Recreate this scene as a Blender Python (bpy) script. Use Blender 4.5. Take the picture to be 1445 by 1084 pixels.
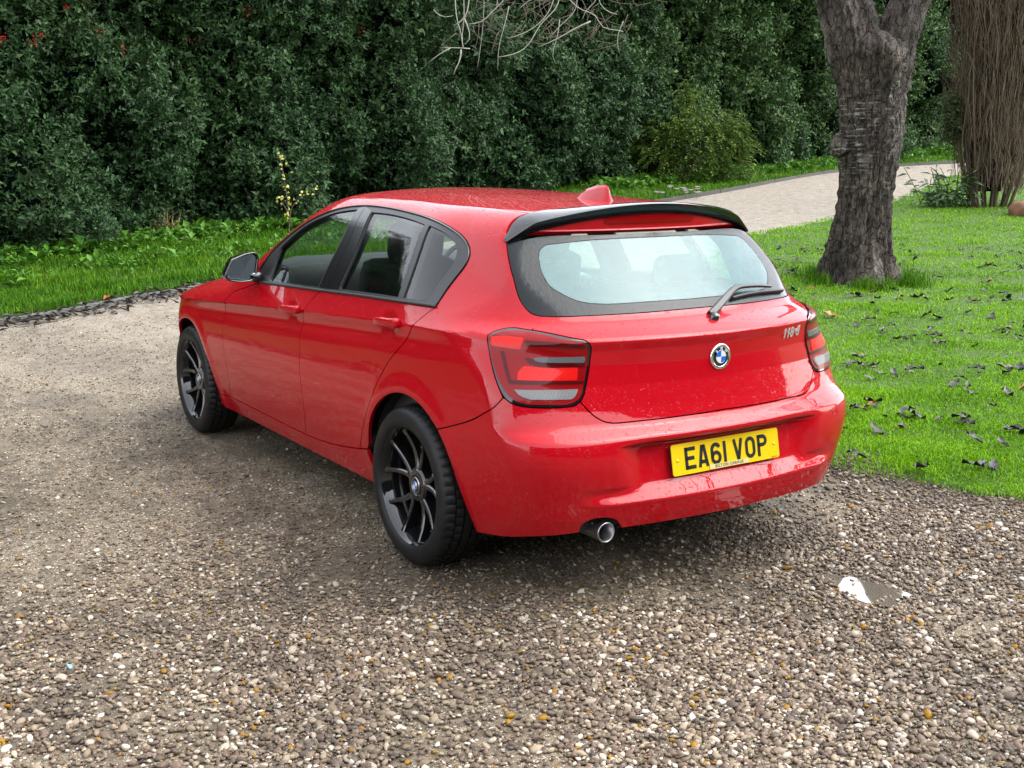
import bpy, bmesh, math, random
import numpy as np
from mathutils import Vector, Matrix, Euler
from mathutils.geometry import delaunay_2d_cdt
rad = math.radians
for o in list(bpy.data.objects): bpy.data.objects.remove(o, do_unlink=True)
scene = bpy.context.scene
COL = scene.collection
# ---------------------------------------------------------------- camera
cam_d = bpy.data.cameras.new('camera'); cam = bpy.data.objects.new('camera', cam_d); COL.objects.link(cam)
cam.location = (-3.8088, 2.8537, 1.5323); cam.rotation_euler = (1.3820, .0024, -2.1444)
cam_d.sensor_width = 36; cam_d.lens = 1623.14/1445*36; cam_d.clip_start = .05; cam_d.clip_end = 600
scene.camera = cam
# ---------------------------------------------------------------- overcast sky and weak broad sun
SUN_EL, SUN_AZ = 52, 215
world = bpy.data.worlds.new('World'); scene.world = world; world.use_nodes = True
wn = world.node_tree.nodes; wl = world.node_tree.links
for n in list(wn): wn.remove(n)
sky = wn.new('ShaderNodeTexSky'); sky.sky_type = 'NISHITA'; sky.sun_disc = False
sky.sun_elevation = rad(SUN_EL); sky.sun_rotation = rad(SUN_AZ)
sky.air_density = 1.0; sky.dust_density = 1.5; sky.ozone_density = 1.0
hsv = wn.new('ShaderNodeHueSaturation'); hsv.inputs['Saturation'].default_value = .22
bg = wn.new('ShaderNodeBackground'); bg.inputs['Strength'].default_value = .15
wo = wn.new('ShaderNodeOutputWorld')
wl.new(sky.outputs[0], hsv.inputs['Color']); wl.new(hsv.outputs[0], bg.inputs['Color']); wl.new(bg.outputs[0], wo.inputs['Surface'])
sd = bpy.data.lights.new('sun', 'SUN'); sd.energy = .5; sd.angle = rad(60); sd.color = (1, .97, .93)
sun = bpy.data.objects.new('sun', sd); COL.objects.link(sun)
sv = Vector((math.cos(rad(SUN_EL))*math.sin(rad(SUN_AZ)), math.cos(rad(SUN_EL))*math.cos(rad(SUN_AZ)), math.sin(rad(SUN_EL))))
sun.rotation_euler = sv.to_track_quat('Z', 'Y').to_euler()
scene.view_settings.view_transform = 'Standard'; scene.view_settings.look = 'None'
scene.view_settings.exposure = 2.5; scene.view_settings.gamma = 1
scene.render.engine = 'CYCLES'
scene.cycles.use_adaptive_sampling = True; scene.cycles.max_bounces = 8; scene.cycles.transparent_max_bounces = 12
scene.cycles.use_denoising = True; scene.cycles.caustics_reflective = False; scene.cycles.caustics_refractive = False
# ---------------------------------------------------------------- materials
class NT:
    """small node-graph helper"""
    def __init__(s, name):
        s.m = bpy.data.materials.new(name); s.m.use_nodes = True; s.t = s.m.node_tree; s.n = s.t.nodes
        s.b = s.n['Principled BSDF']; s.out = s.n['Material Output']
    def add(s, typ, props=None, **ins):
        n = s.n.new('ShaderNode'+typ)
        for k, v in (props or {}).items(): setattr(n, k, v)
        for k, v in ins.items():
            k = k.replace('_', ' ')
            i = n.inputs[k] if k in n.inputs else n.inputs[int(k[1:])]
            s.set(i, v)
        return n
    def set(s, i, v):
        if hasattr(v, 'is_output'): s.t.links.new(v, i)
        elif hasattr(v, 'outputs'): s.t.links.new(v.outputs[0], i)
        else: i.default_value = (*v, 1) if isinstance(v, tuple) and len(v) == 3 and i.type == 'RGBA' else v
    def p(s, **k):
        for a, v in k.items(): s.set(s.b.inputs[a.replace('_', ' ')], v)
        return s
    def math(s, op, a, b=0., c=None):
        n = s.n.new('ShaderNodeMath'); n.operation = op; s.set(n.inputs[0], a); s.set(n.inputs[1], b)
        if c is not None: s.set(n.inputs[2], c)
        return n.outputs[0]
    def mix(s, f, a, b):
        n = s.n.new('ShaderNodeMix'); n.data_type = 'RGBA'; s.set(n.inputs[0], f); s.set(n.inputs[6], a); s.set(n.inputs[7], b)
        return n.outputs[2]
    def ramp(s, f, stops, interp='LINEAR'):
        n = s.n.new('ShaderNodeValToRGB'); s.set(n.inputs[0], f); n.color_ramp.interpolation = interp
        e = n.color_ramp.elements
        while len(e) < len(stops): e.new(.5)
        for el, (pos, c) in zip(e, stops):
            el.position = pos; el.color = (*c, 1) if len(c) == 3 else c
        return n.outputs[0]
    def noise(s, vec, scale, detail=4., rough=.55, **k):
        n = s.add('TexNoise', Vector=vec, Scale=scale, Detail=detail, Roughness=rough, **k); return n.outputs[0]
    def coord(s, kind='Object'): return s.add('TexCoord').outputs[kind]
    def bump(s, h, strength, dist, normal=None):
        n = s.add('Bump', Height=h, Strength=strength, Distance=dist)
        if normal is not None: s.set(n.inputs['Normal'], normal)
        return n.outputs[0]
M = {}
def plain(name, col, rough=.5, metal=0., **k):
    t = NT(name); t.p(Base_Color=col, Roughness=rough, Metallic=metal, **k); M[name] = t.m; return t
def droplets(t, scale=95., keep=.42):
    """rain beads: rounded domes in random cells"""
    co = t.coord()
    hs = []
    for sc, kp in ((scale, keep), (scale*2.1, keep*1.2)):
        v = t.add('TexVoronoi', {'feature': 'F1', 'distance': 'EUCLIDEAN'}, Vector=co, Scale=sc, Randomness=1.)
        wn_ = t.add('TexWhiteNoise', {'noise_dimensions': '3D'}, Vector=v.outputs['Position'])
        on = t.math('LESS_THAN', wn_.outputs[0], kp)
        rr_ = t.math('MULTIPLY_ADD', wn_.outputs[0], .5, .16)
        d = t.math('DIVIDE', v.outputs['Distance'], rr_)
        dome = t.math('SQRT', t.math('MAXIMUM', t.math('SUBTRACT', 1., t.math('MULTIPLY', d, d)), 0.))
        hs.append(t.math('MULTIPLY', t.math('MULTIPLY', dome, on), 1./sc*60))
    return t.math('ADD', hs[0], hs[1])
def make_paint():
    t = NT('red_paint'); co = t.coord()
    sep = t.add('SeparateXYZ', Vector=co)
    dirt_n = t.noise(co, 9., 6., .7); fine = t.noise(co, 160., 3., .7)
    low = t.add('MapRange', Value=sep.outputs[2], From_Min=.62, From_Max=.22, To_Min=0., To_Max=1.).outputs[0]
    dirt = t.math('MULTIPLY', low, t.math('MULTIPLY', t.add('MapRange', Value=dirt_n, From_Min=.40, From_Max=.75).outputs[0], t.add('MapRange', Value=fine, From_Min=.42, From_Max=.68).outputs[0]))
    dirt = t.math('MULTIPLY', dirt, .38)
    base = t.mix(dirt, (.325, .0003, .0055), (.15, .10, .08))
    nz = t.add('SeparateXYZ', Vector=t.add('NewGeometry').outputs['Normal']).outputs[2]
    facing = t.add('MapRange', Value=nz, From_Min=-.05, From_Max=.55, To_Min=.10, To_Max=1.).outputs[0]
    bp = t.bump(t.math('MULTIPLY', droplets(t, 70., .40), facing), .65, .0018)
    t.p(Base_Color=base, Roughness=t.math('MULTIPLY_ADD', dirt, .4, .55), Specular_IOR_Level=.04, Coat_Weight=t.math('SUBTRACT', .9, t.math('MULTIPLY', dirt, 1.6)), Coat_Roughness=.012, Coat_IOR=1.43, Coat_Normal=bp)
    M['red_paint'] = t.m
make_paint()
def make_gloss_black(name, wet):
    t = NT(name); t.p(Base_Color=(.006, .006, .007), Roughness=.06, Coat_Weight=.6, Coat_Roughness=.03)
    if wet: t.p(Normal=t.bump(droplets(t, 120., .55), .6, .0016))
    M[name] = t.m
make_gloss_black('gloss_black', False); make_gloss_black('wet_gloss_black', True)
plain('trim_black', (.012, .012, .013), .38); plain('pillar_black', (.008, .008, .009), .16)
plain('rubber_seal', (.010, .010, .011), .55); plain('shadow_black', (.006, .006, .006), .9)
plain('underbody', (.012, .012, .012), .8)
plain('chrome', (.80, .80, .81), .16, 1.); plain('satin_chrome', (.80, .80, .80), .42, 1.); plain('chrome_dark', (.33, .33, .34), .22, 1.)
plain('exhaust_metal', (.30, .30, .31), .33, 1.)
plain('bore_black', (.004, .004, .004), .95)
plain('badge_blue', (.006, .095, .42), .2); plain('badge_white', (.52, .52, .52), .2)
plain('seat_cloth', (.014, .014, .016), .85); plain('dash_plastic', (.025, .026, .028), .7); plain('pale_trim', (.30, .33, .34), .65)
plain('headliner', (.22, .23, .225), .9)
def make_glass(name, tint, mist=0., mistcol=(.15, .40, .40), wet=.05, ior=1.45):
    t = NT(name); t.n.remove(t.b)
    gl = t.add('BsdfGlossy', Color=(1, 1, 1), Roughness=.015); tr = t.add('BsdfTransparent', Color=tint)
    bf = t.add('NewGeometry').outputs['Backfacing']; fr = t.add('Fresnel', IOR=t.math('MULTIPLY_ADD', bf, 1/ior-ior, ior))
    if wet:
        co = t.coord(); mp = t.add('Mapping', Vector=co, Scale=(.25, 1., .25))
        st = t.noise(mp.outputs[0], 75., 5., .65)
        h = t.math('ADD', droplets(t, 130., .5), t.math('MULTIPLY', st, 1.1))
        b = t.bump(h, wet, .0014); t.set(gl.inputs['Normal'], b); t.set(fr.inputs['Normal'], b)
    base = tr
    if mist:
        df = t.add('BsdfTranslucent', Color=mistcol); d2 = t.add('BsdfDiffuse', Color=mistcol)
        dm = t.add('MixShader', Fac=.35); t.set(dm.inputs[1], d2.outputs[0]); t.set(dm.inputs[2], df.outputs[0])
        co2 = t.coord(); mp2 = t.add('Mapping', Vector=co2, Scale=(1., 1.3, .4))
        mv = t.noise(mp2.outputs[0], 26., 6., .65)
        fac = t.add('MapRange', Value=mv, From_Min=.25, From_Max=.75, To_Min=mist*.75, To_Max=mist*1.2).outputs[0]
        base = t.add('MixShader', Fac=fac); t.set(base.inputs[1], tr.outputs[0]); t.set(base.inputs[2], dm.outputs[0])
    mx = t.add('MixShader', Fac=fr); t.set(mx.inputs[1], base.outputs[0]); t.set(mx.inputs[2], gl.outputs[0])
    t.set(t.out.inputs['Surface'], mx); M[name] = t.m
make_glass('side_glass', (.74, .83, .79)); make_glass('rear_glass', (.46, .64, .62), .36, wet=.24, ior=1.45); make_glass('windscreen_glass', (.78, .86, .83))
def make_frit():
    t = NT('frit_black'); co = t.coord(); mp = t.add('Mapping', Vector=co, Scale=(.25, 1., .25))
    h = t.math('ADD', droplets(t, 130., .5), t.math('MULTIPLY', t.noise(mp.outputs[0], 75., 5., .65), 1.2))
    t.p(Base_Color=(.012, .014, .015), Roughness=.05, Specular_IOR_Level=.24, Normal=t.bump(h, .5, .0014)); M['frit_black'] = t.m
make_frit()
t = plain('mirror_glass', (.62, .72, .74), .02, 1.)
def make_rubber():
    t = NT('tyre_rubber'); co = t.coord(); n = t.noise(co, 18., 5., .65)
    c = t.mix(t.add('MapRange', Value=n, From_Min=.45, From_Max=.8).outputs[0], (.0045, .0045, .005), (.013, .0125, .012))
    t.p(Base_Color=c, Roughness=.50, Specular_IOR_Level=.28, Normal=t.bump(t.noise(co, 240., 2., .5), .25, .001)); M['tyre_rubber'] = t.m
make_rubber()
def lens(name, col, rough=.08, ribs=0., em=None):
    t = NT(name); t.p(Base_Color=col, Roughness=.3, Specular_IOR_Level=.1, Coat_Weight=.38, Coat_Roughness=rough*.4)
    if ribs:
        w = t.add('TexWave', {'wave_type': 'BANDS', 'bands_direction': 'Y'}, Vector=t.coord(), Scale=ribs)
        t.p(Normal=t.bump(w.outputs[0], .5, .002))
    M[name] = t.m
lens('lens_red', (.17, .0006, .002)); lens('lens_bright_red', (.50, .006, .004), ribs=55.); lens('lens_dark', (.050, .001, .002)); lens('lens_clear', (.15, .152, .155), ribs=70.)
lens('lens_grey', (.075, .085, .09)); lens('lens_orange_red', (.50, .008, .003), ribs=40.)
def make_plate():
    t = NT('plate_yellow'); t.p(Base_Color=(.58, .40, .003), Roughness=.3, Coat_Weight=.5); M['plate_yellow'] = t.m
make_plate()
plain('plate_black', (.010, .012, .014), .35); plain('plate_cream', (.50, .42, .18), .4)
# ---------------------------------------------------------------- car body surface (implicit, metres; x forward, y left, z up)
class Spl:
    """natural cubic spline with linear extrapolation"""
    def __init__(s, xs, ys):
        x = np.array(xs, float); y = np.array(ys, float); n = len(x); h = np.diff(x)
        A = np.eye(n); b = np.zeros(n)
        for i in range(1, n-1):
            A[i, i-1] = h[i-1]; A[i, i] = 2*(h[i-1]+h[i]); A[i, i+1] = h[i]
            b[i] = 6*((y[i+1]-y[i])/h[i]-(y[i]-y[i-1])/h[i-1])
        s.x, s.y, s.m, s.h = x, y, np.linalg.solve(A, b), h
        s.d0 = (y[1]-y[0])/h[0]-h[0]*(2*s.m[0]+s.m[1])/6
        s.d1 = (y[-1]-y[-2])/h[-1]+h[-1]*(2*s.m[-1]+s.m[-2])/6
    def __call__(s, q):
        q = np.asarray(q, float); i = np.clip(np.searchsorted(s.x, q)-1, 0, len(s.h)-1)
        qc = np.clip(q, s.x[0], s.x[-1]); h = s.h[i]; a = s.x[i+1]-qc; b = qc-s.x[i]
        v = s.m[i]*a**3/(6*h)+s.m[i+1]*b**3/(6*h)+(s.y[i]/h-s.m[i]*h/6)*a+(s.y[i+1]/h-s.m[i+1]*h/6)*b
        return v+np.where(q < s.x[0], (q-s.x[0])*s.d0, 0)+np.where(q > s.x[-1], (q-s.x[-1])*s.d1, 0)
class Lin:
    """soft piecewise line: keeps kinks, rounded over r"""
    def __init__(s, xs, ys, r=.004):
        s.x, s.y, s.r = np.array(xs, float), np.array(ys, float), r
    def __call__(s, q):
        q = np.asarray(q, float); o = 0
        for k, w in ((-1, .17), (-.5, .215), (0, .23), (.5, .215), (1, .17)):
            o = o+w*np.interp(q+k*s.r, s.x, s.y)
        return o
def smax(a, b, k):
    h = np.maximum(k-np.abs(a-b), 0)/k
    return np.maximum(a, b)+h*h*k*.25
def smin(a, b, k): return -smax(-a, -b, k)

zcrease = Spl([-.7, -.45, 0, .35, 1, 1.5, 2.05, 2.6, 3.2], [.962, .953, .940, .924, .886, .857, .822, .790, .75])
Wm = Spl([-.75, -.5, -.3, 0, .4, 1, 1.6, 2.1, 2.69, 3.0, 3.2, 3.45], [.790, .840, .866, .882, .880, .878, .874, .872, .870, .858, .825, .74])
Oz = Spl([.12, .18, .25, .33, .45, .57, .68, .78, .90, 1.0], [-.125, -.098, -.068, -.040, -.013, 0, -.004, -.0125, -.022, -.030])
und = Spl([-.8, -.4, 0, .4, 1, 1.8, 2.4, 2.8, 3.2], [.0, .001, .006, .012, .014, .014, .009, .003, .0])
mslope = Spl([-.8, -.5, -.3, 0, .4, 1, 2, 2.6, 3.3], [2.6, 2.3, 1.5, .66, .47, .44, .46, .75, 1.3])
Ag = Spl([-.75, -.5, -.3, 0, .4, .8, 1.4, 2.2], [.600, .690, .742, .790, .808, .812, .808, .79])
ksh = Spl([-.8, -.4, -.1, .3, 2.5], [.10, .10, .06, .02, .02])
def wside(x, z):
    zc = zcrease(x); W = Wm(x); U = und(x)
    arch = 0
    for ax in (0., 2.69):
        rr_ = np.hypot(x-ax, z-.315); arch = arch+.006*np.exp(-((rr_-.385)/.035)**2)
    low = W+Oz(z)-U*np.exp(-((z-(zc-.052))/.034)**2)+arch
    for hx, hz in ((1.155, .872), (.18, .926)):
        low = low-.013*np.exp(-(((x-hx)/.062)**2+((z-hz)/.040)**2)**2)
    wc = W+Oz(zc)-U*np.exp(-(.052/.034)**2)
    dz = z-zc
    sh = wc-mslope(x)*dz-.25*dz*dz
    gr = Ag(x)-.50*(z-.98)-.13*(z-.98)*np.abs(z-.98)
    up = smax(sh, gr, np.maximum(ksh(x), .005))
    for hx, hz in ((1.155, .872), (.18, .926)):
        up = up-.013*np.exp(-(((x-hx)/.062)**2+((z-hz)/.040)**2)**2)
    return np.where(dz < 0, low, up)
rr = Lin([.10, .17, .22, .27, .33, .372, .385, .40, .44, .50, .565, .577, .585, .606, .618, .640, .655, .70, .78, .85, .90, .930, .938, .950, .965, .980, .990, 1.02, 1.272, 1.280, 1.286, 1.30, 1.35, 1.42],
         [-.62, -.72, -.79, -.832, -.852, -.862, -.866, -.855, -.826, -.812, -.799, -.800, -.845, -.850, -.838, -.811, -.803, -.792, -.776, -.771, -.776, -.785, -.785, -.765, -.735, -.698, -.675, -.645, -.397, -.396, -.376, -.377, -.382, -.384], .005)
rr2 = Lin([.10, .17, .22, .27, .33, .40, .46, .52, .585, .606, .618, .640, .655, .70], [-.62, -.72, -.785, -.822, -.842, -.850, -.853, -.853, -.851, -.850, -.838, -.811, -.803, -.792], .005)
kbow = Spl([.2, .4, .6, .66, .75, .95, 1.0, 1.3, 1.45], [.20, .19, .19, .24, .27, .33, .335, .33, .33])
kcr = Spl([.15, .35, .62, .8, .95, 1.05, 1.3], [.26, .26, .20, .17, .25, .10, .07])
crr = Spl([.1, .9, .96, 1.02, 1.25, 1.32, 1.5], [1, 1, .75, .72, .72, 1, 1])
Tc = Spl([-.5, -.2, 0, .3, .7, 1.1, 1.4, 1.7], [1.362, 1.383, 1.392, 1.404, 1.416, 1.422, 1.417, 1.395])
Hc = Spl([1.6, 2.0, 2.3, 2.69, 3.0, 3.25, 3.45], [1.045, 1.02, .985, .925, .855, .79, .69])
def Froof(x, y): return Tc(x)-.09*y*y-.10*y**4
def Fhood(x, y): return Hc(x)-.10*y*y
def F(x, y, z):
    y = np.abs(y)
    side = (y-wside(x, z))*.95
    sy = np.clip((y-.34)/.16, 0, 1); sy = sy*sy*(3-2*sy)
    sl = np.clip((y-.50)/.14, 0, 1); sl = sl*sl*(3-2*sl)
    sm = np.where(z > .44, sy, np.where(z < .40, sl, sl+(sy-sl)*(z-.40)/.04))
    rz = np.where(z < .66, rr(z)*(1-sm)+rr2(z)*sm, rr(z))
    rear = (rz+kbow(z)*y*y-x)*crr(z)
    ws = (x-(2.18-(z-.99)*1.93-.20*y*y-.10*y**4))*.46
    top = z-Froof(x, y)
    up = smax(top, ws, .10)
    hood = smax(z-Fhood(x, y), x-(3.44-.30*y*y-.5*y**4-.5*np.maximum(.45-z, 0)**2), .12)
    tops = smin(up, hood, .015)
    kt = .10
    a = smax(side, tops, kt)
    b = smax(a, rear, np.where(z > 1.27, .04, kcr(z)))
    return smax(b, .16-z, .02)
def Fgrad(P):
    e = 1.5e-3; g = np.empty_like(P)
    for k in range(3):
        d = np.zeros(3); d[k] = e
        g[:, k] = F(*(P+d).T)-F(*(P-d).T)
    return g/np.maximum(np.linalg.norm(g, axis=1, keepdims=True), 1e-9)
def cast(O, D, t0, t1, n=42):
    """first root from outside (t1) to inside (t0) by bisection"""
    a = np.full(len(O), t0, float); b = np.full(len(O), t1, float)
    for _ in range(n):
        m = (a+b)/2; inside = F(*(O+D*m[:, None]).T) < 0
        a = np.where(inside, m, a); b = np.where(inside, b, m)
    return O+D*((a+b)/2)[:, None]
X0, ZA, XF = .30, .72, 2.2
# three ways of laying a panel out flat: S (x, angle in the cross-section), R (angle in plan, z), T (x, y)
def to2(mode, P):
    P = np.atleast_2d(P)
    if mode == 'S': return np.stack([P[:, 0], np.arctan2(P[:, 2]-ZA, np.abs(P[:, 1]))*.8], 1)
    if mode == 'R': return np.stack([np.arctan2(P[:, 1], X0-P[:, 0]), P[:, 2]], 1)
    if mode == 'N': return np.stack([np.arctan2(P[:, 1], P[:, 0]-XF), P[:, 2]], 1)
    return P[:, :2].copy()
def to3(mode, Q):
    Q = np.atleast_2d(np.asarray(Q, float)); n = len(Q); z0 = np.zeros(n)
    if mode == 'S':
        th = Q[:, 1]/.8
        return cast(np.stack([Q[:, 0], z0, z0+ZA], 1), np.stack([z0, np.cos(th), np.sin(th)], 1), .02, 1.6)
    if mode == 'R':
        return cast(np.stack([z0+X0, z0, Q[:, 1]], 1), np.stack([-np.cos(Q[:, 0]), np.sin(Q[:, 0]), z0], 1), .02, 2.2)
    if mode == 'N':
        return cast(np.stack([z0+XF, z0, Q[:, 1]], 1), np.stack([np.cos(Q[:, 0]), np.sin(Q[:, 0]), z0], 1), .0, 2.2)
    return cast(np.stack([Q[:, 0], Q[:, 1], z0+.5], 1), np.stack([z0, z0, z0+1], 1), 0, 1.5)
# ---------------------------------------------------------------- object and mesh helpers
def tag(o, label=None, cat=None, group=None, kind=None):
    if label: o['label'] = label
    if cat: o['category'] = cat
    if group: o['group'] = group
    if kind: o['kind'] = kind
    return o
def empty(name, loc=(0, 0, 0), rz=0.):
    o = bpy.data.objects.new(name, None); COL.objects.link(o); o.location = loc; o.rotation_euler = (0, 0, rz); o.empty_display_size = .1
    return o
def mk(name, V, Fs, mat=None, parent=None, smooth=True, normals=None, mats=None, midx=None):
    """one mesh object from vertex and face arrays"""
    me = bpy.data.meshes.new(name)
    V = np.asarray(V, np.float32).reshape(-1, 3)
    if isinstance(Fs, np.ndarray):
        n, k = Fs.shape; me.vertices.add(len(V)); me.vertices.foreach_set('co', V.ravel())
        me.loops.add(n*k); me.loops.foreach_set('vertex_index', Fs.astype(np.int32).ravel())
        me.polygons.add(n); me.polygons.foreach_set('loop_start', np.arange(0, n*k, k, dtype=np.int32)); me.polygons.foreach_set('loop_total', np.full(n, k, np.int32))
    else:
        me.from_pydata(V.tolist(), [], [tuple(map(int, f)) for f in Fs])
    if smooth: me.polygons.foreach_set('use_smooth', np.ones(len(me.polygons), bool))
    for m in (mats or ([mat] if mat else [])): me.materials.append(M[m] if isinstance(m, str) else m)
    if midx is not None: me.polygons.foreach_set('material_index', np.asarray(midx, np.int32))
    me.update(calc_edges=True); me.validate()
    if normals is not None: me.normals_split_custom_set_from_vertices(np.asarray(normals, np.float32))
    o = bpy.data.objects.new(name, me); COL.objects.link(o)
    if parent is not None: o.parent = parent
    return o
def in_poly(Q, poly):
    x, y = Q[:, 0], Q[:, 1]; c = np.zeros(len(Q), bool); n = len(poly)
    px, py = poly[:, 0], poly[:, 1]; j = n-1
    for i in range(n):
        k = (py[i] > y) != (py[j] > y)
        if py[i] != py[j]:
            c ^= k & (x < (px[j]-px[i])*(y-py[i])/(py[j]-py[i])+px[i])
        j = i
    return c
def poly_dist(Q, poly, closed=True):
    a = poly; b = np.roll(poly, -1, 0)
    if not closed: a, b = poly[:-1], poly[1:]
    d = np.full(len(Q), 9.)
    for p_, q_ in zip(a, b):
        e = q_-p_; l = max(e@e, 1e-12); t = np.clip(((Q-p_)@e)/l, 0, 1)
        d = np.minimum(d, np.linalg.norm(Q-(p_+t[:, None]*e), axis=1))
    return d
def inset(poly, d):
    a = np.roll(poly, 1, 0); b = np.roll(poly, -1, 0)
    area = np.sum(poly[:, 0]*b[:, 1]-b[:, 0]*poly[:, 1])
    sgn = 1 if area > 0 else -1
    e1 = poly-a; e2 = b-poly
    e1 /= np.maximum(np.linalg.norm(e1, axis=1, keepdims=True), 1e-9); e2 /= np.maximum(np.linalg.norm(e2, axis=1, keepdims=True), 1e-9)
    n1 = np.stack([-e1[:, 1], e1[:, 0]], 1)*sgn; n2 = np.stack([-e2[:, 1], e2[:, 0]], 1)*sgn
    m = n1+n2; l = np.linalg.norm(m, axis=1, keepdims=True); m /= np.maximum(l, 1e-6)
    c = np.clip(np.sum(m*n1, 1, keepdims=True), .45, 1)
    return poly+m*d/c
def curve(P, step=.014, smooth=True):
    """resample a 3D polyline as a smooth curve"""
    P = np.asarray(P, float); L = np.r_[0, np.cumsum(np.linalg.norm(np.diff(P, axis=0), axis=1))]
    n = max(1, int(round(L[-1]/step))); t = np.linspace(0, L[-1], n+1)
    if not smooth or len(P) < 3: return np.stack([np.interp(t, L, P[:, k]) for k in range(P.shape[1])], 1)
    return np.stack([Spl(L, P[:, k])(t) for k in range(P.shape[1])], 1)
def join(*segs):
    out = []
    for s in segs:
        s = np.asarray(s)
        if len(out) and np.linalg.norm(out[-1]-s[0]) < .008: s = s[1:]
        out += list(s)
    if np.linalg.norm(out[0]-out[-1]) < .008: out = out[:-1]
    return np.array(out)
def mirror(P): P = np.array(P, float); P[..., 1] *= -1; return P
def panel(name, mode, outline, mat, parent, gap=.0022, h=.016, off=0., depth=.016, holes=(), lines=(), rows=None, both=False, flange=None, sym=False):
    """a trimmed piece of the body skin: outline is a closed 3D loop on the surface"""
    q = inset(to2(mode, outline), gap)
    lo, hi = q.min(0), q.max(0)
    hq = [inset(to2(mode, hh), -gap) for hh in holes]
    ys = np.arange(lo[1]+h*.5, hi[1], h)
    if rows is not None: ys = np.array([r for r in rows if lo[1] < r < hi[1]])
    xs = np.arange(lo[0]+h*.5, hi[0], h)
    if sym: xs = np.linspace(lo[0], hi[0], len(xs)+2)[1:-1]
    G = np.stack(np.meshgrid(xs, ys), -1).reshape(-1, 2)
    keep = in_poly(G, q); G = G[keep]; G = G[poly_dist(G, q) > h*.4]
    for hp in hq:
        G = G[~in_poly(G, hp)]; G = G[poly_dist(G, hp) > h*.4]
    extra = []
    for ln in lines:
        l2 = to2(mode, ln)
        for dy in (-.0035, 0, .0035):
            l3 = l2+np.array([0, dy]); extra.append(l3)
        if len(G): G = G[poly_dist(G, l2, False) > h*.45]
    if extra:
        E_ = np.concatenate(extra); E_ = E_[in_poly(E_, q)]; E_ = E_[poly_dist(E_, q) > .004]
        for hp in hq:
            if len(E_): E_ = E_[~in_poly(E_, hp)]; E_ = E_[poly_dist(E_, hp) > .004]
        G = np.concatenate([G, E_])
    verts = [q]+hq+[G]; edges = []; k = 0
    for lp in [q]+hq:
        n = len(lp); edges += [(k+i, k+(i+1) % n) for i in range(n)]; k += n
    A = np.concatenate(verts)
    r = delaunay_2d_cdt([Vector(v) for v in A.tolist()], edges, [], 0, 1e-6)
    Q = np.array([v[:] for v in r[0]]); tri = np.array([f[:] for f in r[2]])
    cen = Q[tri].mean(1); ok = in_poly(cen, q)
    for hp in hq: ok &= ~in_poly(cen, hp)
    tri = tri[ok]
    used = np.unique(tri); mp = -np.ones(len(Q), int); mp[used] = np.arange(len(used)); Q = Q[used]; tri = mp[tri]
    P = to3(mode, Q); N = Fgrad(P)
    # orient
    fn = np.cross(P[tri[:, 1]]-P[tri[:, 0]], P[tri[:, 2]]-P[tri[:, 0]])
    q_ = Q[tri]; ccw = ((q_[:, 1, 0]-q_[:, 0, 0])*(q_[:, 2, 1]-q_[:, 0, 1])-(q_[:, 2, 0]-q_[:, 0, 0])*(q_[:, 1, 1]-q_[:, 0, 1])) < 0
    tri[ccw] = tri[ccw][:, ::-1]; fn[ccw] *= -1
    if np.sum(np.sum(fn*N[tri[:, 0]], 1) < 0) > len(tri)/2: tri = tri[:, ::-1].copy()
    P = P+N*off
    cnt = {}
    for a, b, c in tri.tolist():
        for e in ((a, b), (b, c), (c, a)): cnt[e] = 1
    bd = [e for e in cnt if (e[1], e[0]) not in cnt]
    V = [P]; NN = [N]; FF = [tri]
    if depth and bd:
        be = np.array(bd); u = np.unique(be); m2 = {int(v): i for i, v in enumerate(u)}; n0 = len(P); nb = len(u)
        din = P[u]-N[u]*depth
        a = np.array([m2[int(e[0])] for e in bd]); b = np.array([m2[int(e[1])] for e in bd])
        V += [P[u], din]
        tan = P[be[:, 1]]-P[be[:, 0]]; side = np.cross(tan, N[be[:, 0]]); side /= np.maximum(np.linalg.norm(side, axis=1, keepdims=True), 1e-9)
        sn = np.zeros((nb, 3)); np.add.at(sn, a, side); np.add.at(sn, b, side); sn /= np.maximum(np.linalg.norm(sn, axis=1, keepdims=True), 1e-9)
        NN += [sn, sn]
        q1 = np.stack([n0+b, n0+a, n0+nb+a], 1); q2 = np.stack([n0+b, n0+nb+a, n0+nb+b], 1)
        FF += [q1, q2]
    V = np.concatenate(V); NN = np.concatenate(NN); FF = np.concatenate(FF)
    objs = [mk(name, V, FF, mat, parent, True, NN)]
    if both:
        V2 = mirror(V); N2 = mirror(NN); objs.append(mk(name, V2, FF[:, ::-1], mat, parent if not isinstance(both, bpy.types.Object) else both, True, N2))
    return objs
def lathe(prof, n=48, axis='y', closed=False):
    """revolve (axial, radius) pairs about an axis"""
    prof = np.asarray(prof, float); th = np.linspace(0, 2*np.pi, n, endpoint=False); k = len(prof)
    a = np.repeat(prof[:, 0][None], n, 0); r = np.repeat(prof[:, 1][None], n, 0); c = np.cos(th)[:, None]; s_ = np.sin(th)[:, None]
    V = np.stack([r*c, a, r*s_], -1) if axis == 'y' else (np.stack([a, r*c, r*s_], -1) if axis == 'x' else np.stack([r*c, r*s_, a], -1))
    Fc = []
    kk = k if closed else k-1
    for i in range(n):
        for j in range(kk):
            j2 = (j+1) % k; i2 = (i+1) % n
            Fc.append((i*k+j, i*k+j2, i2*k+j2, i2*k+j))
    return V.reshape(-1, 3), np.array(Fc)
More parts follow.
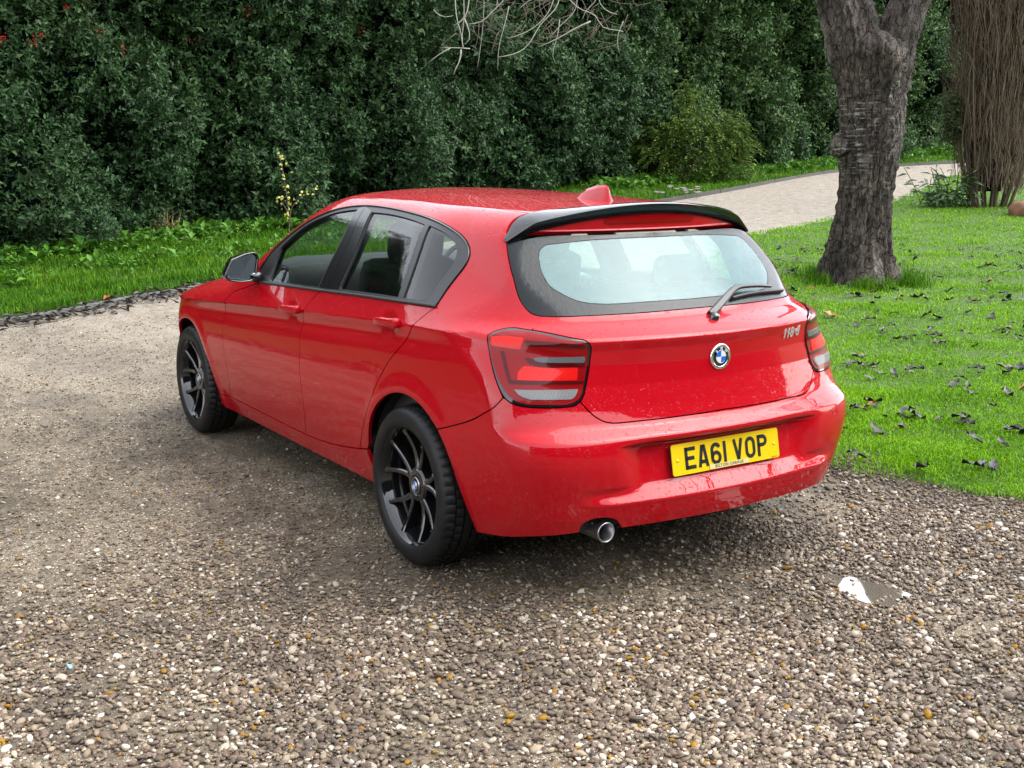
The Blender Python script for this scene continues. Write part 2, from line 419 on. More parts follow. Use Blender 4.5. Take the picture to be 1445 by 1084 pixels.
def tube(P, r, n=10, caps=True):
    """tube along a polyline with a radius per point"""
    P = np.asarray(P, float); m = len(P); r = np.broadcast_to(np.asarray(r, float), (m,))
    T = np.gradient(P, axis=0); T /= np.maximum(np.linalg.norm(T, axis=1, keepdims=True), 1e-9)
    up = np.array([0, 0, 1.]) if abs(T[0, 2]) < .9 else np.array([1., 0, 0])
    V = []; a = np.cross(T[0], up); a /= np.linalg.norm(a)
    th = np.linspace(0, 2*np.pi, n, endpoint=False)
    for i in range(m):
        a = a-T[i]*(a@T[i]); a /= np.linalg.norm(a); b = np.cross(T[i], a)
        V.append(P[i]+r[i]*(np.cos(th)[:, None]*a+np.sin(th)[:, None]*b))
    V = np.concatenate(V); Fc = []
    for i in range(m-1):
        for j in range(n):
            j2 = (j+1) % n; Fc.append((i*n+j, i*n+j2, (i+1)*n+j2, (i+1)*n+j))
    if caps: Fc.append(tuple(range(n-1, -1, -1))); Fc.append(tuple(range((m-1)*n, m*n)))
    return V, Fc
def rbox(c, s, e=.25, n=10, rot=None):
    """rounded box: cube grid pushed to a superellipsoid-like solid"""
    V = []; Fc = []
    g = np.linspace(-1, 1, n)
    for ax in range(3):
        for sg in (-1, 1):
            base = len(V)
            for a in g:
                for b in g:
                    v = [0, 0, 0]; v[ax] = sg; v[(ax+1) % 3] = a; v[(ax+2) % 3] = b; V.append(v)
            for i in range(n-1):
                for j in range(n-1):
                    f = (base+i*n+j, base+(i+1)*n+j, base+(i+1)*n+j+1, base+i*n+j+1)
                    Fc.append(f if sg > 0 else f[::-1])
    V = np.array(V, float); s = np.asarray(s, float)/2
    r = e*s.min(); inner = np.clip(V*s, -(s-r), s-r); d = V*s-inner; l = np.linalg.norm(d, axis=1, keepdims=True)
    V = inner+np.where(l > 1e-9, d/np.maximum(l, 1e-9)*r, 0)
    if rot is not None: V = V@np.array(Euler(rot).to_matrix()).T
    return V+np.asarray(c), Fc
def merge(*parts):
    V = []; Fc = []; k = 0
    for v, f in parts:
        V.append(np.asarray(v)); Fc += [tuple(int(i)+k for i in q) for q in f]; k += len(v)
    return np.concatenate(V), Fc
def bevel_box(c, s, b=.004, rot=None): return rbox(c, s, min(.95, 2*b/min(s)), 4, rot)
def prism(poly, thick, frame):
    """extrude a 2D polygon; frame = (origin, u, v, n)"""
    o, u, v, n_ = [np.asarray(a, float) for a in frame]; poly = np.asarray(poly, float); k = len(poly)
    A = o+poly[:, :1]*u+poly[:, 1:]*v; Bq = A+n_*thick
    V = np.concatenate([A, Bq]); Fc = [tuple(range(k-1, -1, -1)), tuple(range(k, 2*k))]+[(i, (i+1) % k, k+(i+1) % k, k+i) for i in range(k)]
    return V, Fc
def text_mesh(name, s, size, frame, mat, parent, thick=.001, shear=0., align='CENTER', bold=0., space=1.):
    cu = bpy.data.curves.new(name, 'FONT'); cu.body = s; cu.size = size; cu.extrude = thick/2; cu.align_x = align; cu.align_y = 'CENTER'; cu.shear = shear; cu.offset = bold; cu.space_character = space; cu.resolution_u = 3
    tmp = bpy.data.objects.new(name, cu); COL.objects.link(tmp)
    dg = bpy.context.evaluated_depsgraph_get(); me = bpy.data.meshes.new_from_object(tmp.evaluated_get(dg))
    bpy.data.objects.remove(tmp, do_unlink=True); bpy.data.curves.remove(cu)
    o_, u, v, n_ = [Vector(a) for a in frame]
    mt = Matrix((( u.x, v.x, n_.x, o_.x), (u.y, v.y, n_.y, o_.y), (u.z, v.z, n_.z, o_.z), (0, 0, 0, 1))); me.transform(mt)
    me.materials.clear(); me.materials.append(M[mat]); me.name = name
    o = bpy.data.objects.new(name, me); COL.objects.link(o); o.parent = parent
    return o
# ---------------------------------------------------------------- the red hatchback
car = tag(empty('hatchback_car'), 'wet red five-door hatchback with black wheels and yellow number plate, parked on gravel', 'car')
def onside(x, z): return np.array([x, float(wside(np.array([x]), np.array([z]))[0]), z])
def S(pts): return curve(pts)
dlo_top = [(1.655, .813, .961), (1.725, .785, 1.015), (1.682, .737, 1.101), (1.578, .693, 1.179), (1.441, .655, 1.251), (1.291, .627, 1.302), (1.157, .606, 1.332), (1.024, .588, 1.348), (.90, .579, 1.354), (.748, .578, 1.353), (.571, .584, 1.346), (.388, .598, 1.334), (.187, .619, 1.314), (.065, .627, 1.291), (-.027, .633, 1.265), (-.088, .643, 1.236), (-.117, .654, 1.209), (-.128, .673, 1.174), (-.12, .701, 1.135), (-.105, .745, 1.078), (-.102, .794, 1.015)]
dlo_bot = [(-.102, .794, 1.015), (.078, .81, 1.012), (.418, .812, 1.003), (.894, .812, .986), (1.252, .813, .974), (1.655, .813, .961)]
door_f_front = [(1.95, .842, .891), (2.02, .855, .846), (2.075, .856, .80), (2.098, .856, .744), (2.093, .869, .67), (2.076, .872, .558), (2.068, .863, .471), (2.088, .847, .387), (2.155, .822, .299)]
door_f_bot = [(2.155, .822, .299), (1.69, .823, .297), (1.29, .825, .296), (1.101, .827, .297)]
b_gap = [(1.101, .827, .297), (1.06, .848, .369), (1.028, .867, .461), (1.022, .877, .554), (1.034, .875, .659), (1.042, .868, .747), (1.04, .85, .817), (1.02, .856, .875), (.985, .838, .925), (.907, .814, .985)]
door_r_bot = [(1.101, .827, .297), (.906, .831, .307), (.70, .838, .328), (.474, .848, .363)]
c_gap = [(.474, .848, .363), (.396, .871, .463), (.318, .886, .562), (.262, .881, .645), (.219, .877, .704), (.143, .87, .785), (.057, .862, .853), (-.005, .856, .912), (-.04, .848, .955), (-.075, .813, .99), (-.102, .794, 1.015)]
bseam = [(-.242, .876, .588), (-.363, .859, .627), (-.455, .842, .664), (-.515, .832, .697), (-.549, .817, .722), (-.567, .798, .752)]
lamp_o = [(-.445, .782, .95), (-.448, .751, .964), (-.464, .723, .972), (-.484, .701, .975), (-.51, .684, .973), (-.542, .664, .970), (-.592, .63, .963), (-.634, .594, .954), (-.67, .554, .945), (-.686, .533, .938), (-.692, .522, .922), (-.69, .52, .895), (-.689, .527, .837), (-.693, .541, .788), (-.698, .554, .754), (-.699, .568, .734), (-.697, .585, .723), (-.69, .61, .719), (-.672, .663, .718), (-.648, .711, .720), (-.619, .755, .725), (-.601, .774, .731), (-.584, .788, .741), (-.567, .797, .757), (-.545, .801, .785), (-.52, .802, .821), (-.484, .796, .874), (-.457, .789, .924)]
glass_l = [(-.645, .0, 1.014), (-.64, .12, 1.013), (-.626, .289, 1.011), (-.573, .492, 1.010), (-.545, .560, 1.010), (-.515, .608, 1.012), (-.492, .630, 1.019), (-.468, .641, 1.036), (-.440, .645, 1.062), (-.395, .639, 1.121), (-.355, .629, 1.166), (-.309, .612, 1.215), (-.275, .595, 1.251)]
frit_l = [(-.62, 0, 1.046), (-.596, .265, 1.046), (-.562, .40, 1.048), (-.527, .47, 1.063), (-.489, .513, 1.09), (-.462, .529, 1.108), (-.438, .535, 1.132), (-.404, .532, 1.168), (-.379, .522, 1.20), (-.361, .507, 1.225), (-.352, .47, 1.245)]
hatch_bot = [(-.803, 0, .659), (-.80, .12, .657), (-.789, .254, .656), (-.761, .429, .655), (-.744, .491, .661), (-.73, .522, .678), (-.716, .545, .701), (-.699, .568, .734)]
bump_bot = [(-.36, .782, .214), (-.47, .768, .228), (-.615, .728, .256), (-.715, .64, .276), (-.745, .602, .283)]
notch = [(-.745, .602, .283), (-.75, .592, .315), (-.765, .555, .336), (-.775, .515, .338), (-.79, .478, .322), (-.795, .462, .290)]
bump_bot2 = [(-.795, .462, .290), (-.826, .276, .291), (-.84, .0, .290)]
def arc(ax, r, a0, a1, n=28):
    th = np.radians(np.linspace(a0, a1, n)); return np.array([onside(ax+r*math.cos(t), .312+r*math.sin(t)) for t in th])
arch_r = arc(0, .366, 11, 131.5); arch_r[0] = (.378, .86, .383); arch_r[-1] = (-.242, .876, .588)
arch_rb = [(-.242, .876, .588), (-.278, .87, .540), (-.306, .86, .480), (-.325, .84, .40), (-.342, .81, .31), (-.36, .782, .214)]
arch_f = arc(2.69, .358, -6, 155)
sill_rear = [(.474, .848, .363), (.378, .86, .383)]
sill_front = [(2.155, .822, .299), (2.29, .821, .288), (2.352, .82, .282)]
cl = np.array([(x, float(wside(np.array([x]), zcrease(np.array([x])))[0]), float(zcrease(np.array([x]))[0])) for x in np.arange(-.42, 2.75, .02)])
# cowl, windscreen edge, gutter
def top3(pts): return to3('T', np.array(pts))
ws_edge = top3(curve(np.array([(1.985, .690), (1.80, .632), (1.58, .562), (1.362, .505)]), .02))
gutter = top3(curve(np.array([(1.362, .505), (1.1, .508), (.6, .500), (.2, .488), (-.12, .477), (-.235, .47)]), .02))
bonnet_edge = top3(curve(np.array([(1.985, .690), (2.3, .70), (2.69, .685), (2.95, .645), (3.08, .60)]), .02))
ZROWS = np.unique(np.round(np.concatenate([np.arange(.20, 1.40, .012), rr.x, rr.x-.004, rr.x+.004]), 4)); ZROWS = ZROWS[np.r_[True, np.diff(ZROWS) > .0025]]
# --- painted panels (left, mirrored to the right)
doors = {}
fd = join(S(door_f_front), S(door_f_bot), S(b_gap), curve([(.907, .814, .985), (1.252, .813, .974), (1.655, .813, .961)]), curve([(1.655, .813, .961), (1.80, .826, .925), (1.95, .842, .891)]))
FD = panel('front_door', 'S', fd, 'red_paint', car, lines=[cl], both=True)
rd = join(S(b_gap)[::-1], S(door_r_bot), S(c_gap), curve(dlo_bot[:4]+[(.907, .814, .985)]))
RD = panel('rear_door', 'S', rd, 'red_paint', car, lines=[cl], both=True)
wing_low = np.concatenate([arch_f])
wg = join(S(door_f_front)[::-1], curve([(1.95, .842, .891), (1.80, .826, .925), (1.655, .813, .961)]), curve([(1.655, .813, .961), (1.725, .785, 1.015)]), curve([(1.725, .785, 1.015), tuple(ws_edge[0])]), bonnet_edge,
          np.array([onside(3.06, z) for z in np.linspace(.70, .32, 24)]), arch_f, curve([(2.352, .82, .282), (2.155, .822, .299)]))
panel('front_wing', 'S', wg, 'red_paint', car, lines=[cl], both=True)
lampA = curve(np.array(lamp_o[0:6])[::-1]); lampB = curve(np.array([lamp_o[0], lamp_o[27], lamp_o[26], lamp_o[25], lamp_o[24], bseam[-1]]))
qp = join(S(dlo_top)[::-1], curve([dlo_top[0], dlo_top[0]])) if False else None
seam_top = curve([(-.235, .47, 1.352), (-.222, .505, 1.341), (-.226, .545, 1.319), (-.245, .575, 1.290), (-.270, .592, 1.258)], .012)
seam_low = curve([(-.515, .608, 1.012), (-.542, .664, .970)])
sf = join(curve([(1.725, .785, 1.015), tuple(ws_edge[0])]), ws_edge, gutter, seam_top, S(glass_l[5:])[::-1], seam_low, lampA, lampB, S(bseam)[::-1], arch_r[::-1], curve(sill_rear[::-1]), S(c_gap), S(dlo_top[1:])[::-1])
panel('side_frame', 'S', sf, 'red_paint', car, lines=[cl], both=True)
sl = join(curve(sill_front[::-1], .02), S(door_f_bot), S(door_r_bot), curve(sill_rear), curve([(.378, .86, .383), onside(.352, .215)]), np.array([onside(x, .205+.01*(2.35-x)/2) for x in np.linspace(.352, 2.40, 60)]), curve([onside(2.40, .205), (2.352, .82, .282)]))
panel('sill', 'S', sl, 'red_paint', car, both=True, off=.003)
# tailgate below the glass, header above it, bumper
def full(L): L = np.asarray(L); return join(L, mirror(L)[::-1])
tgl = join(S(hatch_bot), curve(np.array(lamp_o[5:16])[::-1]), seam_low[::-1], S(glass_l[:6])[::-1])
TG = panel('tailgate', 'R', full(tgl), 'red_paint', car, rows=ZROWS, h=.014, sym=True)[0]
hd = join(curve([(-.376, 0, 1.288), (-.345, .30, 1.288), (-.275, .555, 1.287)]), curve([(-.275, .555, 1.287), (-.27, .553, 1.300), (-.30, .48, 1.330), (-.35, .3, 1.352), (-.383, 0, 1.366)]))
panel('header', 'R', full(hd), 'red_paint', TG, rows=np.arange(1.2, 1.4, .007), h=.016, sym=True, gap=.0005)
bt = join(S(bseam), curve(np.array(lamp_o[15:24])[::-1]), S(hatch_bot)[::-1])
bl = join(S(arch_rb), S(bump_bot), S(notch), S(bump_bot2)); br = join(S(arch_rb), S(bump_bot+[(-.79, .45, .288), (-.83, .25, .291), (-.84, 0, .290)]))
bo = join(bt, mirror(bt)[::-1], mirror(br), bl[::-1])
BP = panel('rear_bumper', 'R', bo, 'red_paint', car, rows=ZROWS, h=.013, depth=.03)[0]
# roof, windscreen, bonnet, nose
ys_ = np.linspace(0, .505, 26)
rf = join(top3([(1.395-.12*y*y, y) for y in ys_]), gutter, top3([(-.235-.02*(1-(y/.47)**2), y) for y in np.linspace(.47, 0, 24)]))
panel('roof', 'T', full(rf), 'red_paint', car, h=.022, sym=True)
wsp = join(top3([(1.39-.12*y*y, y) for y in np.linspace(0, .50, 24)]), ws_edge[::-1], top3([(2.10-.24*y*y, y) for y in np.linspace(.69, 0, 30)]))
panel('windscreen', 'T', full(wsp), 'windscreen_glass', car, h=.03, depth=0, off=-.003, sym=True)
nose_top = to3('N', [(a, .735-.05*a*a) for a in np.linspace(0, .60, 24)])
bn = join(top3([(2.105-.24*y*y, y) for y in np.linspace(0, .69, 30)]), bonnet_edge, nose_top[::-1])
panel('bonnet', 'T', full(bn), 'red_paint', car, h=.03, sym=True)
nl = np.concatenate([[(a, .72-.05*a*a) for a in np.linspace(0, .62, 20)], [(.64, .70), (.765, .70), (.80, .50), (.83, .36), (.82, .24)], [(a, .20) for a in np.linspace(.78, 0, 30)]])
NB = panel('front_bumper', 'N', full(to3('N', nl)), 'red_paint', car, h=.03, sym=True)[0]
hl = to3('N', [(.36, .60), (.46, .585), (.60, .60), (.73, .645), (.735, .675), (.62, .685), (.45, .665), (.37, .65)])
panel('headlamp', 'N', hl, 'lens_clear', car, both=True, off=.003, depth=.01)
kg = to3('N', [(.03, .56), (.03, .66), (.06, .68), (.17, .675), (.20, .64), (.17, .57), (.10, .55)])
panel('kidney_grille', 'N', kg, 'gloss_black', NB, both=True, off=.004, depth=.01)
panel('air_intake', 'N', full(to3('N', [(0, .27), (.30, .27), (.40, .30), (.36, .40), (0, .40)])), 'shadow_black', NB, off=.003, depth=.01)
# --- side windows
frames = []
fg = [join(curve([(1.535, .808, .977), (.952, .805, .999)]), curve([(.952, .805, .999), (.946, .745, 1.112), (.938, .683, 1.223), (.944, .605, 1.334)]), curve([(.944, .605, 1.334), (1.105, .62, 1.319), (1.261, .64, 1.288), (1.396, .664, 1.246), (1.498, .694, 1.19), (1.578, .727, 1.134)]), curve([(1.578, .727, 1.134), (1.562, .764, 1.061), (1.535, .808, .977)])),
      join(curve([(.73, .803, 1.009), (.45, .806, 1.02), (.176, .806, 1.026)]), curve([(.176, .806, 1.026), (.207, .74, 1.147), (.258, .642, 1.297)]), curve([(.258, .642, 1.297), (.436, .622, 1.314), (.63, .61, 1.324), (.785, .611, 1.326)]), curve([(.785, .611, 1.326), (.748, .685, 1.22), (.733, .75, 1.106), (.73, .803, 1.009)])),
      join(curve([(.134, .806, 1.027), (-.03, .794, 1.029)]), curve([(-.03, .794, 1.029), (-.047, .72, 1.13), (-.055, .684, 1.181), (-.037, .665, 1.215), (.002, .654, 1.244), (.085, .648, 1.272), (.216, .642, 1.294)]), curve([(.216, .642, 1.294), (.166, .733, 1.157), (.134, .806, 1.027)]))]
dl = join(S(dlo_top[1:]), S(dlo_bot), curve([dlo_top[0], dlo_top[1]]))
FR = panel('window_frame', 'S', dl, 'trim_black', car, holes=fg, both=True, off=.001, depth=.012, gap=.0008)
for k, (nm, g) in enumerate(zip(('front_window', 'rear_window', 'quarter_window'), fg)):
    par = (FD, RD, RD)[k]
    for s_ in range(2):
        panel(nm, 'S', g, 'side_glass', par[0], off=-.005, depth=0, gap=-.002, both=par[1]) if s_ == 0 else None
bpf = [(.94, .808, .996), (.93, .746, 1.111), (.921, .684, 1.222), (.943, .60, 1.340)]; bpm = [(.842, .808, .998), (.843, .747, 1.11), (.848, .681, 1.226), (.887, .590, 1.348)]; bpr = [(.741, .806, 1.004), (.741, .748, 1.109), (.755, .683, 1.224), (.793, .608, 1.332)]
def strip(a, b): return join(curve(a), curve([a[-1], b[-1]]), curve(b)[::-1], curve([b[0], a[0]]))
panel('pillar_cover', 'S', strip(bpf, bpm), 'pillar_black', FR[0], off=.0045, depth=.006, both=FR[1], gap=.002)
panel('pillar_cover', 'S', strip(bpm, bpr), 'pillar_black', FR[0], off=.0045, depth=.006, both=FR[1], gap=.002)
bl_in = join(curve([(1.70, .805, .985), (1.252, .81, .998), (.894, .81, 1.010), (.418, .81, 1.026), (.078, .806, 1.034), (-.09, .790, 1.038)]), curve([(-.09, .790, 1.038), (-.12, .84, .93)]), curve([(-.12, .84, .93), (.5, .85, .91), (1.2, .85, .88), (1.75, .85, .87)]), curve([(1.75, .85, .87), (1.70, .805, .985)]))
panel('door_top_lining', 'S', bl_in, 'dash_plastic', car, both=True, off=-.028, depth=0, gap=0, h=.03)
big = to3('S', inset(to2('S', dl), -.085))
panel('pillar_lining', 'S', big, 'dash_plastic', car, holes=fg, both=True, off=-.03, depth=0, gap=-.004, h=.03)
# bright edge of the window surround
ring = to2('S', S(dlo_top[1:])); 
for sgn, par in ((1, FR[0]), (-1, FR[1])):
    P_ = to3('S', inset(to2('S', dl), .006)[:len(S(dlo_top[1:]))]); P_ = P_+Fgrad(P_)*.003
    if sgn < 0: P_ = mirror(P_)
    v, f = tube(P_, .004, 6); mk('window_trim', v, f, 'gloss_black', par)
    P_ = to3('S', to2('S', S(dlo_bot))); P_ = P_+Fgrad(P_)*.004
    if sgn < 0: P_ = mirror(P_)
    v, f = tube(P_, .0065, 8); mk('belt_seal', v, f, 'rubber_seal', par)
    P_ = to3('S', to2('S', S(dlo_bot))); P_ = P_-Fgrad(P_)*.016
    if sgn < 0: P_ = mirror(P_)
    v, f = tube(P_, .0145, 8); mk('belt_seal', v, f, 'rubber_seal', par)
# --- rear glass
hg = join(S(glass_l), curve([(-.275, .595, 1.251), (-.30, .52, 1.268), (-.36, .30, 1.277), (-.395, 0, 1.279)]))
fr_ = join(S(frit_l), curve([(-.352, .47, 1.245), (-.375, .30, 1.256), (-.41, 0, 1.260)]))
GLF = full(fr_)
RG = panel('rear_glass_border', 'R', full(hg), 'frit_black', TG, h=.02, off=-.002, depth=.006, holes=[GLF], gap=.002, sym=True)[0]
panel('rear_glass', 'R', GLF, 'rear_glass', TG, h=.02, off=-.002, depth=0, gap=0., sym=True)
# --- spoiler
Yb = np.linspace(-.598, .598, 81); sec = []
for y in Yb:
    a = abs(y); e = np.clip((.598-a)/.10, 0, 1); e = math.sqrt(e) if e < 1 else 1.
    xt, zt = -.412+.36*y*y, 1.388-.245*y*y-.04*max(a-.5, 0)/.1
    xl, zl = -.225-.045*(1-(y/.6)**2), 0.
    if a > .50: xl = -.232-.028*((a-.50)/.098)**1.5
    zl = float(to3('T', [(xl, min(a, .585))])[0, 2])+.002
    xm, zm = xl*.5+xt*.5, zl*.45+zt*.55+.005*e
    th = .035*e+.003
    sec.append([(xl, y, zl), (xm, y, zm), (xt+.010, y, zt+.001), (xt, y, zt-.003), (xt+.004, y, zt-.010), (xt+.020, y, zt-th), (xt+.040, y, zt-th-.008*e), (xl-.02, y, zl-.012-.02*e)])
sec = np.array(sec); n_, k_ = sec.shape[:2]
fs = [(i*k_+j, (i+1)*k_+j, (i+1)*k_+(j+1) % k_, i*k_+(j+1) % k_) for i in range(n_-1) for j in range(k_)]+[tuple(range(k_)), tuple((n_-1)*k_+j for j in range(k_-1, -1, -1))]
sp = mk('roof_spoiler', sec.reshape(-1, 3), fs, 'wet_gloss_black', car)
bv = sp.modifiers.new('edge', 'EDGE_SPLIT'); bv.split_angle = rad(45)
bl_ = join(curve([(-.37, .205, 1.312), (-.37, -.205, 1.312)]), curve([(-.37, -.205, 1.312), (-.37, -.222, 1.32), (-.37, -.205, 1.340)]), curve([(-.37, -.205, 1.340), (-.37, .205, 1.340)]), curve([(-.37, .205, 1.340), (-.37, .222, 1.32), (-.37, .205, 1.312)]))
panel('brake_light', 'R', bl_, 'lens_red', TG, off=.004, depth=.006, h=.02, gap=0)
# --- tail lamps
def lamp_piece(nm, pts, mat, off, lamp, smooth=False, gap=0., depth=.003):
    P_ = np.array(pts, float); P_ = curve(np.r_[P_, P_[:1]], .010, False)[:-1] if not smooth else P_
    return P_
def L2(pts): return np.array(pts)
TL = panel('tail_lamp', 'R', curve(lamp_o+[lamp_o[0]], .012)[:-1], 'gloss_black', car, h=.012, both=True, off=.001, gap=.002)
LAMP_PARTS = [
 ('lamp_lens', [(-.446, .777, .938), (-.450, .750, .955), (-.466, .722, .963), (-.51, .686, .966), (-.592, .632, .955), (-.66, .562, .938), (-.684, .534, .927), (-.684, .530, .895), (-.684, .536, .835), (-.687, .550, .785), (-.693, .566, .750), (-.69, .590, .733), (-.672, .66, .728), (-.648, .706, .730), (-.615, .755, .736), (-.585, .785, .757), (-.560, .796, .785), (-.53, .798, .821), (-.49, .794, .874), (-.462, .787, .920)], 'lens_red', .003),
 ('indicator', [(-0.461, 0.777, 0.945), (-0.505, 0.745, 0.950), (-0.558, 0.707, 0.946), (-0.562, 0.716, 0.927), (-0.561, 0.721, 0.909), (-0.516, 0.756, 0.913), (-0.470, 0.784, 0.917)], 'lens_orange_red', .0045),
 ('shade_bar', [(-0.566, 0.708, 0.939), (-0.621, 0.650, 0.937), (-0.688, 0.540, 0.928), (-0.686, 0.539, 0.916), (-0.623, 0.651, 0.921), (-0.575, 0.705, 0.922)], 'lens_dark', .0045),
 ('reflector_strip', [(-0.597, 0.694, 0.882), (-0.614, 0.671, 0.885), (-0.683, 0.540, 0.886), (-0.683, 0.540, 0.865), (-0.614, 0.679, 0.868), (-0.603, 0.691, 0.873)], 'lens_grey', .0055),
 ('shade_bar', [(-0.578, 0.716, 0.881), (-0.590, 0.702, 0.883), (-0.603, 0.691, 0.872), (-0.614, 0.680, 0.866), (-0.683, 0.540, 0.864), (-0.683, 0.540, 0.852), (-0.632, 0.658, 0.853), (-0.610, 0.690, 0.856), (-0.593, 0.708, 0.865)], 'lens_dark', .0045),
 ('brake_lens', [(-0.585, 0.752, 0.810), (-0.578, 0.744, 0.835), (-0.584, 0.724, 0.856), (-0.604, 0.699, 0.854), (-0.633, 0.658, 0.849), (-0.676, 0.564, 0.849), (-0.681, 0.571, 0.806)], 'lens_bright_red', .0045),
 ('shade_bar', [(-0.507, 0.768, 0.900), (-0.516, 0.760, 0.902), (-0.540, 0.763, 0.860), (-0.572, 0.767, 0.809), (-0.644, 0.666, 0.807), (-0.690, 0.545, 0.802), (-0.690, 0.549, 0.792), (-0.647, 0.667, 0.796), (-0.571, 0.775, 0.797), (-0.543, 0.774, 0.840)], 'lens_dark', .0040),
 ('reversing_lens', [(-0.588, 0.766, 0.779), (-0.687, 0.571, 0.776), (-0.689, 0.581, 0.757), (-0.688, 0.596, 0.743), (-0.630, 0.729, 0.747), (-0.606, 0.756, 0.759)], 'lens_clear', .0055)]
for nm, *rest in LAMP_PARTS:
    pts = rest[0]
    mat, off = rest[-2], rest[-1]
    P_ = curve(np.r_[np.array(pts, float), np.array(pts[:1], float)], .012, nm == 'lamp_lens')[:-1]
    panel(nm, 'R', P_, mat, TL[0], h=.012, both=TL[1], off=off, depth=.003, gap=0.)
# --- inner shell, wheel wells, underbody
def shell(nm, mode, pts2, mat, off, h, both=False, par=car, hole=()):
    return panel(nm, mode, to3(mode, pts2), mat, par, gap=0, off=off, depth=0, h=h, both=both, holes=hole)
so = join(np.array([onside(x, .22) for x in np.linspace(.43, 2.26, 40)]), arc(2.69, .43, 193, 0, 30), np.array([onside(3.1, z) for z in np.linspace(.35, .68, 8)]), np.array([onside(x, min(.85, .68+(3.1-x)*.35)) for x in np.linspace(3.08, -.40, 70)]), np.array([onside(-.42, z) for z in np.linspace(.84, .40, 20)]), arc(0, .43, 168, -12, 30))
panel('inner_skin', 'S', so, 'shadow_black', car, gap=0, off=-.035, depth=0, h=.05, both=True)
panel('inner_skin', 'R', full(join(curve([(-.80, 0, .31), (-.75, .5, .31), (-.5, .8, .31)], .04), curve([(-.5, .8, .31), (-.45, .8, .6), (-.42, .78, .93)], .04), curve([(-.42, .78, .93), (-.6, .55, .95), (-.75, 0, .95)], .04))), 'shadow_black', car, gap=0, off=-.045, depth=0, h=.05)
panel('headlining', 'T', full(join(top3([(1.34, y) for y in np.linspace(0, .5, 10)]), top3([(x, .5) for x in np.linspace(1.3, -.2, 30)]), top3([(-.22, y) for y in np.linspace(.5, 0, 10)]))), 'headliner', car, gap=0, off=-.05, depth=0, h=.06)
for ax in (0, 2.69):
    for s_ in (1, -1):
        th = np.radians(np.linspace(6, 170, 40)); V = []; Fc = []
        for t in th:
            for y in (.60, .825): V.append((ax+.385*math.cos(t), s_*y, .312+.385*math.sin(t)))
        for i in range(39): Fc.append((2*i, 2*i+1, 2*i+3, 2*i+2))
        c0 = len(V); V.append((ax, s_*.60, .312)); Fc += [(2*i, 2*i+2, c0) for i in range(39)]
        mk('wheel_arch_liner', V, Fc, 'underbody', car)
mk('underbody_tray', *rbox((1.35, 0, .20), (3.1, 1.26, .05), .6, 5), 'underbody', car)
mk('underbody_tray', *rbox((-.42, 0, .30), (.62, 1.2, .05), .6, 5), 'underbody', car)
# --- wheels
def tyre_mesh():
    half = [(.074, .2215), (.0885, .2285), (.0985, .2395), (.1030, .2575), (.1010, .274), (.0965, .289), (.090, .2985), (.083, .3045), (.074, .3085), (.062, .3110), (.058, .3115), (.0575, .3040), (.0515, .3040), (.051, .3125), (.024, .3155), (.0235, .3075), (.0165, .3075), (.016, .3160)]
    prof = half+[(-a, r) for a, r in half[::-1]]
    n = 216; V, Fc = lathe(prof, n); V = V.reshape(n, len(prof), 3)
    idx = {'sh': [7, 8, 9, 10], 'md': [13, 14]}
    for i in range(n):
        j = i % 4
        for k in range(len(prof)):
            kk = k if k < len(half) else len(prof)-1-k
            cut = (kk in (6, 7, 8, 9, 10) and j == 0) or (kk in (13, 14) and (i+2) % 4 == 0)
            if cut:
                r = math.hypot(V[i, k, 0], V[i, k, 2]); q = (r-(.0055 if kk != 6 else .002))/r; V[i, k, 0] *= q; V[i, k, 2] *= q
    return V.reshape(-1, 3), Fc
def sweep_rect(P, w, d, nrm, ch=.3):
    """bar along P: width w (per point), depth d; nrm = outward axis"""
    P = np.asarray(P, float); T = np.gradient(P, axis=0); T /= np.linalg.norm(T, axis=1, keepdims=True); nrm = np.asarray(nrm, float); V = []
    for i in range(len(P)):
        b = np.cross(T[i], nrm); b /= np.linalg.norm(b); n = np.cross(b, T[i]); wi, di = w[i]/2, d[i]
        for (u_, v_) in ((-1, -di), (-1, -.004), (-1+ch, 0), (1-ch, 0), (1, -.004), (1, -di)): V.append(P[i]+b*u_*wi+n*v_)
    Fc = []
    for i in range(len(P)-1):
        for j in range(6): Fc.append((i*6+j, i*6+(j+1) % 6, (i+1)*6+(j+1) % 6, (i+1)*6+j))
    Fc += [tuple(range(5, -1, -1)), tuple((len(P)-1)*6+j for j in range(6))]
    return np.array(V), Fc
